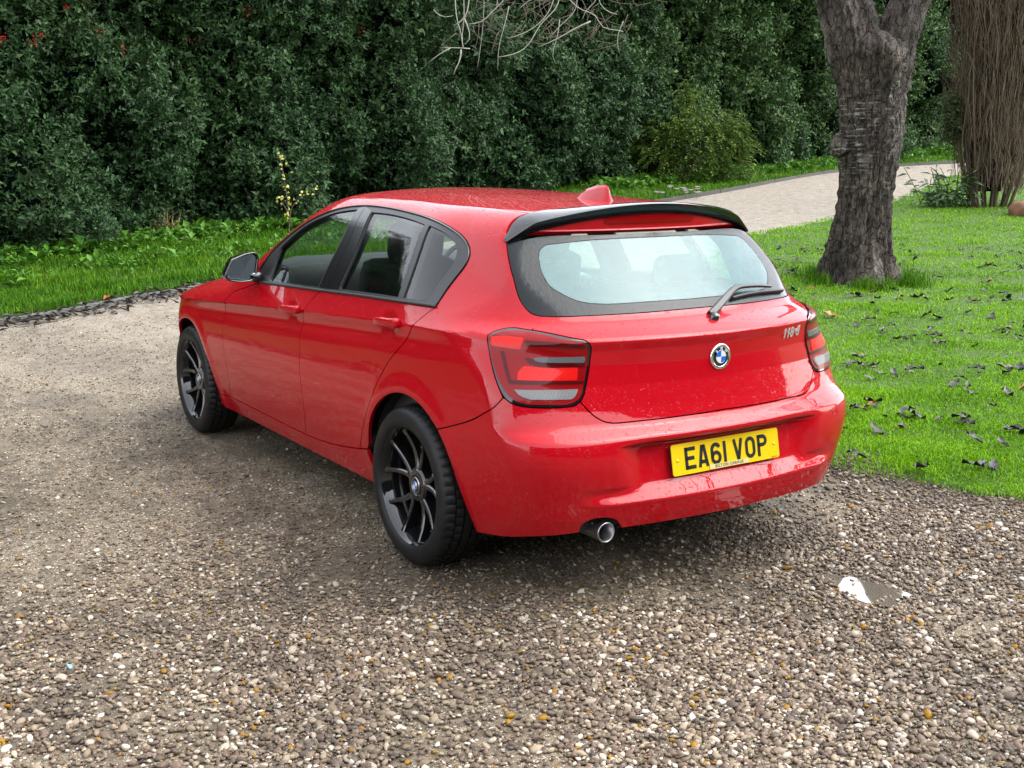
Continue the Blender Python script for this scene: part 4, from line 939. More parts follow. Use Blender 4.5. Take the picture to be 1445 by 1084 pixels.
def in_front(n, s0, s1, pw, wide=.47, pad=.5):
    """random ground spots seen from the camera side, thinning with distance"""
    u = rng.random(n); e = 1-pw
    s = (s0**e+u*(s1**e-s0**e))**(1/e); t = rng.uniform(-1, 1, n)*(wide*s+pad); return s, t
PUD = (-1.16, -.385)
s, t = in_front(215000, 2.35, 11., .75); x, y = st2xy(s, t); Q = np.stack([x, y], 1)
loose = .55+.5*lumps(Q, 1.6, 21)+.25*lumps(Q, .5, 22)
track = np.clip((s-3.5+.4*lumps(Q, 2., 23)-.35*np.clip(t, 0, 2))/.9, 0, 1)*np.clip((1.6-t)/1.2, 0, 1)       # compacted wheel track, left middle
keep = rng.random(len(s)) < np.clip(loose*.75+.42, .30, 1)*(1-.62*track)*np.clip(1.25-.045*s, .35, 1)
keep &= ~in_poly(Q, LAWNP) & ~in_poly(Q, VERGE) & (np.hypot((x-PUD[0])/1.25, (y-PUD[1])/.7) > .10+.045*lumps(Q, .09, 5))
s, t, x, y, track = s[keep], t[keep], x[keep], y[keep], track[keep]; n = len(s)
size = np.clip(rng.lognormal(math.log(.0124), .38, n), .005, .032)*(1-.25*track)
z = terr(x, y)+size*(.09-.17*track)*rng.uniform(.4, 1.2, n)
rot = np.stack([rng.normal(0, .35, n), rng.normal(0, .35, n), rng.uniform(0, 6.28, n)], 1)
scl = size[:, None]*rng.uniform(.8, 1.25, (n, 3)); scl[:, 2] *= 1-.3*track
scatter('gravel_pebbles', np.stack([x, y, z], 1), rot, scl, PEB, 'loose brown, grey and white pebbles covering the drive', 'gravel')
# ---- puddle
t_ = NT('puddle_water'); t_.p(Base_Color=(.10, .085, .065), Roughness=.03, Specular_IOR_Level=.6, Coat_Weight=1., Coat_Roughness=.0); M['puddle_water'] = t_.m
th = np.linspace(0, 2*np.pi, 60, endpoint=False); rr0 = .150*(1+.16*np.sin(3*th+1)+.10*np.sin(5*th)+.06*np.sin(9*th+2)); pv = np.stack([PUD[0]+rr0*np.cos(th)*1.15, PUD[1]+rr0*np.sin(th)*.65, 0*th+.0035], 1)
tag(mk('puddle', np.r_[pv, [[PUD[0], PUD[1], .0035]]], [(i, (i+1) % 60, 60) for i in range(60)], 'puddle_water'), kind='structure')
# ---- grass
def grass_mat(name, lo, mid, hi, val=.92):
    t = NT(name); rnd = t.add('NewGeometry').outputs['Random Per Island']; co = t.coord()
    pat = t.noise(co, .9, 4., .6); pat2 = t.noise(co, 4.5, 4., .65); f = t.math('ADD', t.math('MULTIPLY', rnd, .42), t.math('ADD', t.math('MULTIPLY', t.math('SUBTRACT', pat, .25), .75), t.math('MULTIPLY', t.math('SUBTRACT', pat2, .5), .7)))
    c = t.add('HueSaturation', Color=t.ramp(f, [(.12, lo), (.5, mid), (.9, hi)]), Value=val, Saturation=1.08)
    t.p(Base_Color=c, Roughness=.5, Specular_IOR_Level=.10)
    tr = t.add('BsdfTranslucent', Color=c); mx = t.add('MixShader', Fac=.30); t.set(mx.inputs[1], t.b.outputs[0]); t.set(mx.inputs[2], tr.outputs[0]); t.set(t.out.inputs[0], mx); M[name] = t.m
grass_mat('lawn_grass', (.065, .155, .010), (.15, .33, .010), (.30, .46, .024), 1.02); grass_mat('verge_grass', (.035, .105, .012), (.080, .19, .018), (.20, .29, .050), .86)
def blades(x, y, length, width, lean, zoff, mat, name, label, seed):
    r = np.random.default_rng(seed); n = len(x); a = r.uniform(0, 6.28, n); l = length*r.uniform(.6, 1.35, n); w = width*r.uniform(.7, 1.3, n)
    d = np.stack([np.cos(a), np.sin(a), 0*a], 1); sd_ = np.stack([-np.sin(a), np.cos(a), 0*a], 1); ln = lean*r.uniform(.2, 1.5, n)
    b = np.stack([x, y, terr(x, y)+zoff-.006], 1); up = np.array([0, 0, 1.])
    m = b+d*(l*ln*.35)[:, None]+up*(l*.6)[:, None]; tp = b+d*(l*ln)[:, None]+up*(l*np.sqrt(np.clip(1-(ln*.75)**2, .15, 1)))[:, None]
    V = np.stack([b-sd_*w[:, None]/2, b+sd_*w[:, None]/2, m+sd_*w[:, None]*.4, m-sd_*w[:, None]*.4, tp], 1).reshape(-1, 3)
    k = np.arange(n)*5; T = np.concatenate([np.stack([k, k+1, k+2], 1), np.stack([k, k+2, k+3], 1), np.stack([k+3, k+2, k+4], 1)])
    return tag(mk(name, V, T, mat), label, 'grass', kind='stuff')
s, t = in_front(620000, 4.9, 34., 1.25, .47, .6); x, y = st2xy(s, t); Q = np.stack([x, y], 1); k = in_poly(Q, LAWNP)
nr_ = s < 9; kk = np.zeros(len(s), bool); kk[nr_] = (poly_dist(Q[nr_], LAWN[:10], False) < .20) & (rng.random(int(nr_.sum())) < .34); k = k | kk
s, x, y, Q = s[k], x[k], y[k], Q[k]
k = rng.random(len(s)) < np.clip(.85+.5*lumps(Q, .8, 31), np.where(s < 8, .75, .4), 1); s, x, y = s[k], x[k], y[k]
blades(x, y, .034*(1+.25*lumps(np.stack([x, y], 1), 1.2, 33)), .0042*(.55+s/9.), 1.0, .032, 'lawn_grass', 'lawn_grass', 'bright green mossy lawn beside the car', 5)
s, t = in_front(420000, 10., 42., 1.1, .48, 1.5); x, y = st2xy(s, t); Q = np.stack([x, y], 1); k = in_poly(Q, VERGE) & (s < 44); s, x, y = s[k], x[k], y[k]
blades(x, y, .085*(1+.35*lumps(np.stack([x, y], 1), 1., 35)), .0060*(.55+s/12.), .7, .05, 'verge_grass', 'verge_grass', 'rough green grass on the verge before the hedge', 6)
# ---------------------------------------------------------------- plants
def unit(v): return v/np.maximum(np.linalg.norm(v, axis=-1, keepdims=True), 1e-9)
def leaf_mesh(B, A, Nn, L, W, fold=.25):
    """rhombic folded leaves: base B, direction A, normal Nn, length L, width W"""
    A = unit(A); S_ = unit(np.cross(A, Nn)); Nn = np.cross(S_, A); L = L[:, None]; W = W[:, None]
    V = np.stack([B, B+A*L*.45+S_*W*.5+Nn*W*fold, B+A*L-Nn*L*.12, B+A*L*.45-S_*W*.5+Nn*W*fold], 1).reshape(-1, 3)
    k = np.arange(len(B))*4
    return V, np.concatenate([np.stack([k, k+1, k+2], 1), np.stack([k, k+2, k+3], 1)])
def sprigs(P, axis, m, slen, L, W, seed, spread=.9, upb=.4):
    """m leaves round each short twig"""
    r = np.random.default_rng(seed); n = len(P); axis = unit(axis)
    ref = np.where(np.abs(axis[:, 2:]) < .9, np.array([[0, 0, 1.]]), np.array([[1., 0, 0]])); e1 = unit(np.cross(axis, ref)); e2 = np.cross(axis, e1)
    i = np.arange(m)[None, :]; ph = r.uniform(0, 6.28, (n, 1))+i*2.4+r.normal(0, .3, (n, m)); f = (i+r.uniform(0, .8, (n, m)))/m
    rad_ = e1[:, None]*np.cos(ph)[..., None]+e2[:, None]*np.sin(ph)[..., None]
    B = P[:, None]+axis[:, None]*(f*slen)[..., None]
    A = axis[:, None]*(.35+.6*f)[..., None]+rad_*spread+r.normal(0, .25, (n, m, 3))
    Nn = axis[:, None]*.8-rad_*.35+np.array([0, 0, upb])+r.normal(0, .3, (n, m, 3))
    q = r.uniform(.65, 1.25, (n, m))*np.exp(r.normal(0, .22, (n, 1)))
    return leaf_mesh(B.reshape(-1, 3), A.reshape(-1, 3), Nn.reshape(-1, 3), (L*q).ravel(), (W*q*r.uniform(.8, 1.2, (n, m))).ravel())
def leaf_mat(name, stops, rough=.44, trans=.15, spec=.14, val=.76):
    t = NT(name); rnd = t.add('NewGeometry').outputs['Random Per Island']; c = t.ramp(rnd, stops)
    co = t.coord(); big = t.noise(co, .6, 3., .5); c = t.mix(t.add('MapRange', Value=big, From_Min=.35, From_Max=.7, To_Max=.35).outputs[0], c, stops[-1][1])
    c = t.add('HueSaturation', Color=c, Value=val, Saturation=1.02)
    t.p(Base_Color=c, Roughness=rough, Specular_IOR_Level=spec)
    if trans:
        tr = t.add('BsdfTranslucent', Color=c); mx = t.add('MixShader', Fac=trans); t.set(mx.inputs[1], t.b.outputs[0]); t.set(mx.inputs[2], tr.outputs[0]); t.set(t.out.inputs[0], mx)
    M[name] = t.m
leaf_mat('holly_leaf', [(0, (.010, .028, .011)), (.45, (.021, .056, .020)), (.8, (.038, .090, .030)), (1, (.075, .135, .045))])
leaf_mat('laurel_leaf', [(0, (.014, .040, .014)), (.5, (.032, .080, .024)), (.85, (.062, .13, .036)), (1, (.12, .19, .055))])
leaf_mat('yew_leaf', [(0, (.030, .066, .014)), (.5, (.075, .14, .028)), (1, (.20, .29, .060))], .5, .2)
leaf_mat('cypress_leaf', [(0, (.018, .032, .012)), (.5, (.040, .058, .020)), (1, (.085, .095, .035))], .55)
leaf_mat('pale_leaf', [(0, (.045, .10, .045)), (.5, (.10, .18, .085)), (1, (.22, .30, .17))], .38, .15)
leaf_mat('yellow_leaf', [(0, (.42, .42, .055)), (.5, (.60, .58, .12)), (1, (.72, .70, .26))], .5, .3)
leaf_mat('weed_leaf', [(0, (.035, .115, .014)), (.5, (.075, .20, .022)), (1, (.14, .28, .045))], .42, .2)
leaf_mat('straw', [(0, (.25, .17, .07)), (.5, (.42, .31, .14)), (1, (.58, .46, .24))], .7, .2)
leaf_mat('dead_twig', [(0, (.055, .040, .028)), (.5, (.12, .090, .062)), (1, (.23, .18, .125))], .8, 0, .06, .60)
leaf_mat('flower_petal', [(0, (.62, .30, .60)), (.5, (.75, .45, .72)), (1, (.82, .74, .82))], .5, .3)
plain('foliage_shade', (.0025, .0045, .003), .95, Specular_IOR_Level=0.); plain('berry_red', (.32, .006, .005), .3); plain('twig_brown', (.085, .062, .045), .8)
t_ = NT('pale_bark'); co_ = t_.coord(); t_.p(Base_Color=t_.mix(t_.noise(co_, 14., 5., .6), (.14, .13, .11), (.32, .32, .27)), Roughness=.75); M['pale_bark'] = t_.m
def bush(name, base, height, lean, nspr, leaf, seed, label, mat='holly_leaf', lump=.32, cat='bush', taper=None, stems=4, berries=0):
    """evergreen mass whose front follows base (list of (s, t)), built of leafy twigs over an added near-black core"""
    r = np.random.default_rng(seed); bs = curve(np.array(base, float), .25, True); L_ = np.r_[0, np.cumsum(np.linalg.norm(np.diff(bs, axis=0), axis=1))]
    tn = np.gradient(bs, axis=0); tn = unit(tn); nr = np.stack([-tn[:, 1], tn[:, 0]], 1)      # bases run left to right, so this faces the drive
    def surf(a, z, d):
        s = np.interp(a, L_, bs[:, 0]); t = np.interp(a, L_, bs[:, 1]); ns = np.interp(a, L_, nr[:, 0]); nt = np.interp(a, L_, nr[:, 1])
        q = np.stack([a, z*1.0, 0*a], 1)
        out = np.interp(z/height, *lean)+lump*lumps(q, 2.4, seed)+lump*.5*lumps(q, .9, seed+1)+lump*.2*lumps(q, .4, seed+2)-d
        endr = np.clip(np.minimum(a, L_[-1]-a)/.9, 0, 1); out = out-(1-np.sqrt(endr))*.9
        s2 = s+ns*out; t2 = t+nt*out; x, y = st2xy(s2, t2); return np.stack([x, y, terr(*st2xy(s, t))+z], 1), np.stack([ns*DH[0]+nt*RT[0], ns*DH[1]+nt*RT[1], 0*a], 1)
    root = empty(name, (0, 0, 0)); root_xy = st2xy(*(bs[len(bs)//2]+nr[len(bs)//2]*-1.2)); root.location = (float(root_xy[0]), float(root_xy[1]), float(terr(*root_xy))); base_l = np.array(root.location)
    tag(root, label, cat)
    a = r.uniform(0, L_[-1], nspr); z = height*r.random(nspr)**1.15; d = np.where(r.random(nspr) < .72, r.exponential(.15, nspr), r.uniform(.15, .55, nspr))
    gaps = lumps(np.stack([a, z, 0*a], 1), 1.1, seed+7)+.6*lumps(np.stack([a, z, 0*a], 1), .45, seed+8); kp = (gaps > -1.5) | (d > .2); a, z, d = a[kp], z[kp], d[kp]
    if taper is not None: kp = z < height*np.interp(a/L_[-1], *taper); a, z, d = a[kp], z[kp], d[kp]
    P, n_ = surf(a, z, d); P[:, 2] = np.maximum(P[:, 2], terr(P[:, 0], P[:, 1])+.03)
    ax = n_*.75+np.array([0, 0, .55])+r.normal(0, .55, P.shape)
    V, T = sprigs(P, ax, 8, leaf*2.4, leaf, leaf*.52, seed+3); mk('crown', V-base_l, T, mat, root, smooth=False)
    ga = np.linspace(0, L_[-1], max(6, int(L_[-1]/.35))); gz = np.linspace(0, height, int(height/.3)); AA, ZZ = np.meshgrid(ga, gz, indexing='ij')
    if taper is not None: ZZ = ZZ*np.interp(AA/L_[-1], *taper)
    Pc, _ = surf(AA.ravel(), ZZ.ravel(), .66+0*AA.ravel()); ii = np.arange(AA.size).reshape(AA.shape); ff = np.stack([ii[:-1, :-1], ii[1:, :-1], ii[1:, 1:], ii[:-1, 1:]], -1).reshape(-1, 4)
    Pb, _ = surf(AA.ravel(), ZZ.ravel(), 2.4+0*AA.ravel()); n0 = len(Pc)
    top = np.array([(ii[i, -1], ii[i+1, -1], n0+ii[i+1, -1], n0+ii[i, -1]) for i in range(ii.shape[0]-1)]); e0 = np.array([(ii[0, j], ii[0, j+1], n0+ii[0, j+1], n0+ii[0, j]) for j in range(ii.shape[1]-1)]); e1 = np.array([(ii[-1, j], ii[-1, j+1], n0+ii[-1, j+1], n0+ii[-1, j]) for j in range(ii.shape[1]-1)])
    mk('shade_core', np.r_[Pc, Pb]-base_l, np.r_[ff, ff[:, ::-1]+n0, top, e0, e1], 'foliage_shade', root, smooth=False)  # opaque near-black core added to block the sky and darken gaps between leaves
    for k in range(stems):
        i = int((k+.5)/stems*len(bs)); c = bs[i]-nr[i]*.9; x, y = st2xy(c[0], c[1]); z0 = float(terr(x, y)); h = height*.8
        pts = np.array([(x, y, z0-.1), (x+r.normal(0, .1), y+r.normal(0, .1), z0+h*.3), (x+r.normal(0, .25), y+r.normal(0, .25), z0+h*.65), (x+r.normal(0, .35), y+r.normal(0, .35), z0+h)], float)
        v, f = tube(curve(pts, .3), np.linspace(.11, .03, len(curve(pts, .3))), 7); mk('trunk', v-base_l, f, 'twig_brown', root)
    if berries:
        m = berries; a = r.uniform(0, L_[-1], m); z = r.uniform(.55, 1, m)*height; P, n_ = surf(a, z, -.04+0*a); V = []; T = []
        bmv = np.array([(1, 0, 0), (-1, 0, 0), (0, 1, 0), (0, -1, 0), (0, 0, 1), (0, 0, -1)], float); bmf = np.array([(0, 2, 4), (2, 1, 4), (1, 3, 4), (3, 0, 4), (2, 0, 5), (1, 2, 5), (3, 1, 5), (0, 3, 5)])
        for q in range(m):
            for _ in range(r.integers(5, 14)):
                V.append(P[q]+r.normal(0, .035, 3)+bmv*.014); T.append(bmf+6*(len(V)-1))
        o = mk('berries', np.concatenate(V)-base_l, np.concatenate(T), 'berry_red', root); o['kind'] = 'stuff'
    return root
bush('holly_bush', [(1.0, -13.6), (5.0, -12.8), (8.4, -11.2), (11.0, -8.9)], 5.0, ([0, 1.], [0., .3]), 5200, .10, 301, 'dark holly beyond the left edge, mirrored in the car doors', stems=3)
bush('laurel_hedge', [(6.5, 12.5), (1.5, 12.0), (-4., 10.5), (-8.5, 6.5), (-10.5, 0), (-9.5, -6.)][::1], 5.4, ([0, 1.], [0., .3]), 9000, .13, 331, 'garden hedge behind the camera, mirrored in the paintwork', 'holly_leaf', .5, 'hedge')
LEAN = ([0, .06, .2, .5, .8, 1.], [-.15, .15, .35, .25, .35, .1])
bush('holly_bush', [(10.6, -9.2), (12.6, -7.7), (14.4, -6.4), (16.2, -5.2), (17.4, -4.3)], 4.7, ([0, .05, .2, .45, .7, .85, 1.], [-.2, .15, .35, .2, .45, .8, .8]), 12500, .070, 101, 'tall dark holly with red berries above the left grass verge', berries=70)
bush('holly_bush', [(17.0, -4.7), (18.1, -3.5), (18.9, -2.5), (19.6, -1.75), (21.4, -1.5)], 5.3, ([0, .05, .2, .5, .75, 1.], [-.2, .1, .3, .25, .5, .6]), 10500, .072, 131, 'dark holly standing proud of the hedge just behind the car roof', berries=24)
bush('laurel_hedge', [(21.6, -2.2), (22.4, -.6), (23.6, .8), (25.0, 2.2), (26.4, 3.6)], 6.0, ([0, .06, .25, .42, .55, .8, 1.], [-.1, .25, .45, .2, -.3, -.2, .3]), 11500, .085, 171, 'shadowy evergreen hedge behind the shark fin aerial and hanging branches', 'holly_leaf', .36, 'hedge')
bush('laurel_hedge', [(25.6, 2.4), (27.2, 3.7), (28.6, 5.2), (30.2, 6.8), (31.6, 8.2)], 6.6, ([0, .05, .2, .45, .7, 1.], [-.2, .1, .4, .2, .7, .9]), 12000, .095, 211, 'pale glossy evergreen hedge left of the big tree trunk', 'laurel_leaf', .40, 'hedge')
bush('laurel_hedge', [(31.0, 7.4), (33.0, 9.2), (36.0, 11.8), (39.0, 14.3), (42.0, 17.), (46, 21)], 7.6, LEAN, 13500, .105, 251, 'pale glossy evergreen hedge beyond the path right of the big tree trunk', 'laurel_leaf', .6, 'hedge')
# low feathery bush before the hedge
def feather_bush(s0, t0, w, h, seed):
    r = np.random.default_rng(seed); x0, y0 = st2xy(s0, t0); root = empty('yew_bush', (float(x0), float(y0), float(terr(x0, y0)))); tag(root, 'low yellow-green feathery bush on the grass before the hedge', 'bush')
    m = 1050; u = r.uniform(-1, 1, m); hh = h*(1-.45*np.abs(u)**2.4)*(1+.16*np.sin(u*9+1)+.12*np.sin(u*23)); z = hh*r.random(m)**.75; dep = r.uniform(-.1, 1.0, m)
    kp = lumps(np.stack([u*w, z*1.4], 1), .8, 71)+.5*lumps(np.stack([u*w, z], 1), .35, 72) > -.55; u, z, dep, hh = u[kp], z[kp], dep[kp], hh[kp]; m = len(u)
    t = t0+u*w/2*(1-.10*(z/h)); s = s0-.9*np.sqrt(np.clip(1-u*u, 0, 1))*np.sin(np.pi*np.clip(z/h*.75+.15, 0, 1))+dep*.5; x, y = st2xy(s, t)
    P = np.stack([x-root.location.x, y-root.location.y, z], 1)
    side = (RT[None]*u[:, None]*1.1-DH[None]*.8); ax = np.concatenate([side, (r.normal(-.05, .35, m))[:, None]], 1)+r.normal(0, .3, (m, 3)); ax = unit(ax)
    # each spray: a drooping twig lined with needles
    k = 22; f = np.linspace(0, 1, k)[None]; ln = r.uniform(.20, .62, m)[:, None]
    B = P[:, None]+ax[:, None]*(f*ln)[..., None]+np.array([0, 0, -1.])*(f**2*ln*.45)[..., None]
    sd_ = unit(np.cross(ax, np.array([0, 0, 1.])))
    A = ax[:, None]*.8+sd_[:, None]*(np.where(np.arange(k) % 2, 1, -1)[None, :, None])*.9+r.normal(0, .2, (m, k, 3)); Nn = np.array([0, 0, 1.])+r.normal(0, .35, (m, k, 3))
    V, T = leaf_mesh(B.reshape(-1, 3), A.reshape(-1, 3), Nn.reshape(-1, 3), (np.full((m, k), .085)*(1.1-.5*f)).ravel(), np.full(m*k, .036)); mk('crown', V, T, 'yew_leaf', root, smooth=False)
    for q in range(9):
        u_ = r.uniform(-.7, .7); pts = np.array([(0, 0, 0), (RT[0]*u_*w*.25, RT[1]*u_*w*.25, h*.45), (RT[0]*u_*w*.45-DH[0]*.2, RT[1]*u_*w*.45-DH[1]*.2, h*.85)]); v, f_ = tube(curve(pts, .15), np.linspace(.035, .01, len(curve(pts, .15))), 6); mk('stem', v, f_, 'twig_brown', root)
feather_bush(26.2, 3.85, 2.75, 1.75, 7)
# ---- old cherry trunk
def bark_material():
    t = NT('cherry_bark'); co = t.coord(); mp = t.add('Mapping', Vector=co, Scale=(1., 1., .24)); mh = t.add('Mapping', Vector=co, Scale=(.8, .8, 6.))
    v = t.math('ADD', t.math('MULTIPLY', t.noise(mp.outputs[0], 13., 10., .74), .6), t.math('MULTIPLY', t.noise(co, 38., 6., .7), .4)); b = t.noise(co, 2.3, 4., .6); hz = t.noise(mh.outputs[0], 7., 5., .6); lich = t.noise(mp.outputs[0], 2.2, 5., .6)
    wv = t.add('VectorMath', {'operation': 'ADD'}); mp3 = t.add('Mapping', Vector=co, Scale=(1., 1., .42)); t.set(wv.inputs[0], mp3.outputs[0]); t.set(wv.inputs[1], t.add('VectorMath', {'operation': 'SCALE'}, i0=t.add('TexNoise', Vector=mp.outputs[0], Scale=9., Detail=4.).outputs['Color'], Scale=.12).outputs[0])
    pl_ = t.add('TexVoronoi', {'feature': 'DISTANCE_TO_EDGE'}, Vector=wv.outputs[0], Scale=15.).outputs['Distance']; crack = t.add('MapRange', Value=pl_, From_Min=.0, From_Max=.07).outputs[0]
    base = t.ramp(v, [(.34, (.016, .012, .010)), (.47, (.052, .041, .033)), (.58, (.11, .088, .070)), (.70, (.23, .19, .155))]); base = t.mix(t.math('MULTIPLY_ADD', crack, .75, .25), (.010, .008, .006), base)
    wetd = t.mix(t.add('MapRange', Value=b, From_Min=.40, From_Max=.60, To_Max=.6).outputs[0], base, (.018, .015, .013))
    sep = t.add('SeparateXYZ', Vector=co); zone = t.math('MULTIPLY', t.add('MapRange', Value=sep.outputs[2], From_Min=.75, From_Max=1.15).outputs[0], t.add('MapRange', Value=sep.outputs[2], From_Min=2.5, From_Max=2.0).outputs[0])
    dash = t.math('MULTIPLY', t.add('MapRange', Value=hz, From_Min=.52, From_Max=.64).outputs[0], t.math('MULTIPLY', zone, t.add('MapRange', Value=lich, From_Min=.44, From_Max=.56).outputs[0]))
    c = t.mix(t.math('MULTIPLY', dash, .85), wetd, (.40, .38, .35))
    moss = t.add('MapRange', Value=t.noise(co, 1.4, 5., .65), From_Min=.60, From_Max=.74, To_Max=.55).outputs[0]; c = t.mix(moss, c, (.105, .098, .045))
    gr = t.add('MapRange', Value=t.noise(mp.outputs[0], 1.3, 4., .6), From_Min=.56, From_Max=.66, To_Max=.75).outputs[0]; c = t.mix(gr, c, (.25, .215, .18))
    t.p(Base_Color=t.add('HueSaturation', Color=c, Value=1.0, Saturation=1.0), Roughness=.6, Specular_IOR_Level=.2, Normal=t.bump(t.math('ADD', t.math('MULTIPLY', v, .8), t.math('ADD', t.math('MULTIPLY', crack, .35), t.math('MULTIPLY', t.math('MULTIPLY', hz, zone), .15))), 1., .045)); M['cherry_bark'] = t.m
bark_material()
tr_s, tr_t = 12.75, 3.86; trx, try_ = st2xy(tr_s, tr_t); trz = float(terr(trx, try_)); tree = empty('cherry_tree', (float(trx), float(try_), trz)); tag(tree, 'old cherry tree with thick dark forked trunk on the lawn', 'tree')
K = tr_s/1623.14                                                    # metres seen per picture step at the trunk
def trunk_rings(rows, n=120, seed=0, ridge=1., flute=None):
    """rows: (height, centre offset to the right, half width); returns a knobbly trunk"""
    rows = np.array(rows, float); z = np.arange(rows[0, 0], rows[-1, 0]+.001, .022); c = Spl(rows[:, 0], rows[:, 1])(z); w = Spl(rows[:, 0], rows[:, 2])(z)
    th = np.linspace(0, 2*np.pi, n, endpoint=False); Z, T = np.meshgrid(z, th, indexing='ij'); CC = np.repeat(c[:, None], n, 1); WW = np.repeat(w[:, None], n, 1)
    q = np.stack([np.cos(T)*1.3, np.sin(T)*1.3, Z*.35], -1); q2 = np.stack([np.cos(T)*3, np.sin(T)*3, Z*2.4], -1)
    d = .035*lumps(q, 1.1, 60+seed)+.016*lumps(np.stack([np.cos(T)*2, np.sin(T)*2, Z*.5], -1), .5, 61+seed)+ridge*.013*np.abs(lumps(np.stack([np.cos(T)*5, np.sin(T)*5, Z*1.4], -1), .8, 62+seed))+.012*lumps(q2, .35, 63+seed)+.008*lumps(np.stack([np.cos(T)*9, np.sin(T)*9, Z*3.], -1), .5, 64+seed)
    if flute is not None: d = d+flute(T, Z)
    R_ = WW+d*np.clip(WW/.3, .3, 1.2); X = CC*RT[0]+R_*(np.cos(T)*RT[0]+np.sin(T)*DH[0]); Y = CC*RT[1]+R_*(np.cos(T)*RT[1]+np.sin(T)*DH[1])
    V = np.stack([X, Y, Z], -1).reshape(-1, 3); ii = np.arange(V.shape[0]).reshape(Z.shape); j = np.roll(ii, -1, 1)
    return V, np.stack([ii[:-1], j[:-1], j[1:], ii[1:]], -1).reshape(-1, 4)
def fl(T, Z): return .09*np.exp(-np.clip(Z, 0, 9)/.22)*np.sin(T*3+.6)+.05*np.exp(-np.clip(Z, 0, 9)/.35)*np.sin(T*5+2)
V, f = trunk_rings([(-.25, -.02, .55), (.0, -.015, .44), (.15, -.01, .375), (.40, .0, .305), (.75, .015, .25), (1.1, .03, .245), (1.5, .035, .28), (1.9, .02, .31), (2.2, .0, .345), (2.40, -.01, .385), (2.52, -.02, .375), (2.60, -.02, .31), (2.66, -.02, .21), (2.70, -.02, .10)], flute=fl); mk('trunk', V, f, 'cherry_bark', tree)
V, f = trunk_rings([(1.75, -.06, .16), (2.1, -.12, .22), (2.5, -.20, .265), (2.95, -.32, .255), (3.4, -.58, .22), (4.2, -1.15, .17), (5.2, -1.8, .12), (6.2, -2.3, .05)], 72, 5); mk('limb', V, f, 'cherry_bark', tree)
V, f = trunk_rings([(1.75, .08, .14), (2.1, .14, .19), (2.5, .23, .215), (2.95, .37, .195), (3.4, .60, .17), (4.2, 1.1, .14), (5.2, 1.7, .10), (6.2, 2.2, .05)], 72, 9); mk('limb', V, f, 'cherry_bark', tree)
V, f = rbox((0, 0, 0), (.20, .20, .26), .95, 14); d_ = unit(V); V = V*(1+.12*lumps(d_*1.5, .9, 77)[:, None]); mk('burl', V+np.array([RT[0]*-.31-DH[0]*.06, RT[1]*-.31-DH[1]*.06, 1.50]), f, 'cherry_bark', tree)
# long grass round the trunk foot
ca = rng.uniform(0, 6.28, 26); ci_ = rng.integers(0, 26, 2600); a = ca[ci_]+rng.normal(0, .16, 2600); r_ = .47+np.abs(rng.normal(0, .13, 2600)); gx_, gy_ = trx+r_*np.cos(a), try_+r_*np.sin(a)
blades(gx_, gy_, rng.uniform(.05, .17, 2600), .009, .6, .03, 'verge_grass', 'trunk_grass', 'longer grass tufts round the foot of the cherry tree', 8)
# ---- clipped dead conifer at the right edge
cs, ct = 20.7, 8.52; cx_, cy_ = st2xy(cs, ct); cz_ = float(terr(cx_, cy_)); con = empty('cypress_tree', (float(cx_), float(cy_), cz_)); tag(con, 'brown bare-stemmed cypress at the right edge of the lawn', 'tree')
r = np.random.default_rng(404)
def local(off_t, off_s, z): return np.array([off_t*RT[0]+off_s*DH[0], off_t*RT[1]+off_s*DH[1], z])
for k in range(26):
    u = r.uniform(-1, 1); sdep = r.uniform(-.35, .35); h = r.uniform(2.6, 4.4); b0 = .28*u+r.normal(0, .05)
    pts = np.array([local(b0, sdep*.4, -.1), local(b0+u*.22, sdep*.7-.05, .45), local(b0+u*.42, sdep-.1, 1.2), local(b0+u*.48+r.normal(0, .08), sdep-.1, h*.6), local(b0+u*.50+r.normal(0, .12), sdep, h)])
    c_ = curve(pts, .25); v, f = tube(c_, np.linspace(r.uniform(.014, .034), .006, len(c_)), 6); mk('stem', v, f, 'dead_twig', con)
Vs, Fs, k0 = [], [], 0
for k in range(3400):
    u = r.uniform(-1.05, 1.05); z0 = r.uniform(.25, 3.6); wd = .36+.45*min(1, z0/1.3); sdep = -math.sqrt(max(0, 1.1-u*u))*.55+r.uniform(0, .45); ln = r.uniform(.25, .95)
    p0 = local(u*wd, sdep, z0); p1 = p0+local(r.normal(.02*u, .05), r.normal(-.02, .04), ln*.55); p2 = p0+local(r.normal(.05*u, .09), r.normal(-.03, .07), ln)
    v, f = tube([p0, p1, p2], [r.uniform(.003, .009), .004, .002], 3, False); Vs.append(v); Fs.append(np.array(f)+k0); k0 += len(v)
tag(mk('twigs', np.concatenate(Vs), np.concatenate(Fs), 'dead_twig', con), kind='stuff')
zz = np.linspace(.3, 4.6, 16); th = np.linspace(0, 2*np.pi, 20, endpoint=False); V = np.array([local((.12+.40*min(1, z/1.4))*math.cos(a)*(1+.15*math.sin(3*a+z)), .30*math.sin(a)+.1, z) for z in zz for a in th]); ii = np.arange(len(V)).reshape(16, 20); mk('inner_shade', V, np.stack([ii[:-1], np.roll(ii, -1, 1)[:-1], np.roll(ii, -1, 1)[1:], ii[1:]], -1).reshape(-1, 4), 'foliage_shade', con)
m = 2300; u = r.uniform(-.1, 2.2, m); z = r.uniform(.9, 5.0, m); kp = (z > 2.2-.45*u+r.normal(0, .25, m)) & (z > 3.0-1.7*u+r.normal(0, .2, m)); u, z = u[kp], z[kp]; m = len(u)
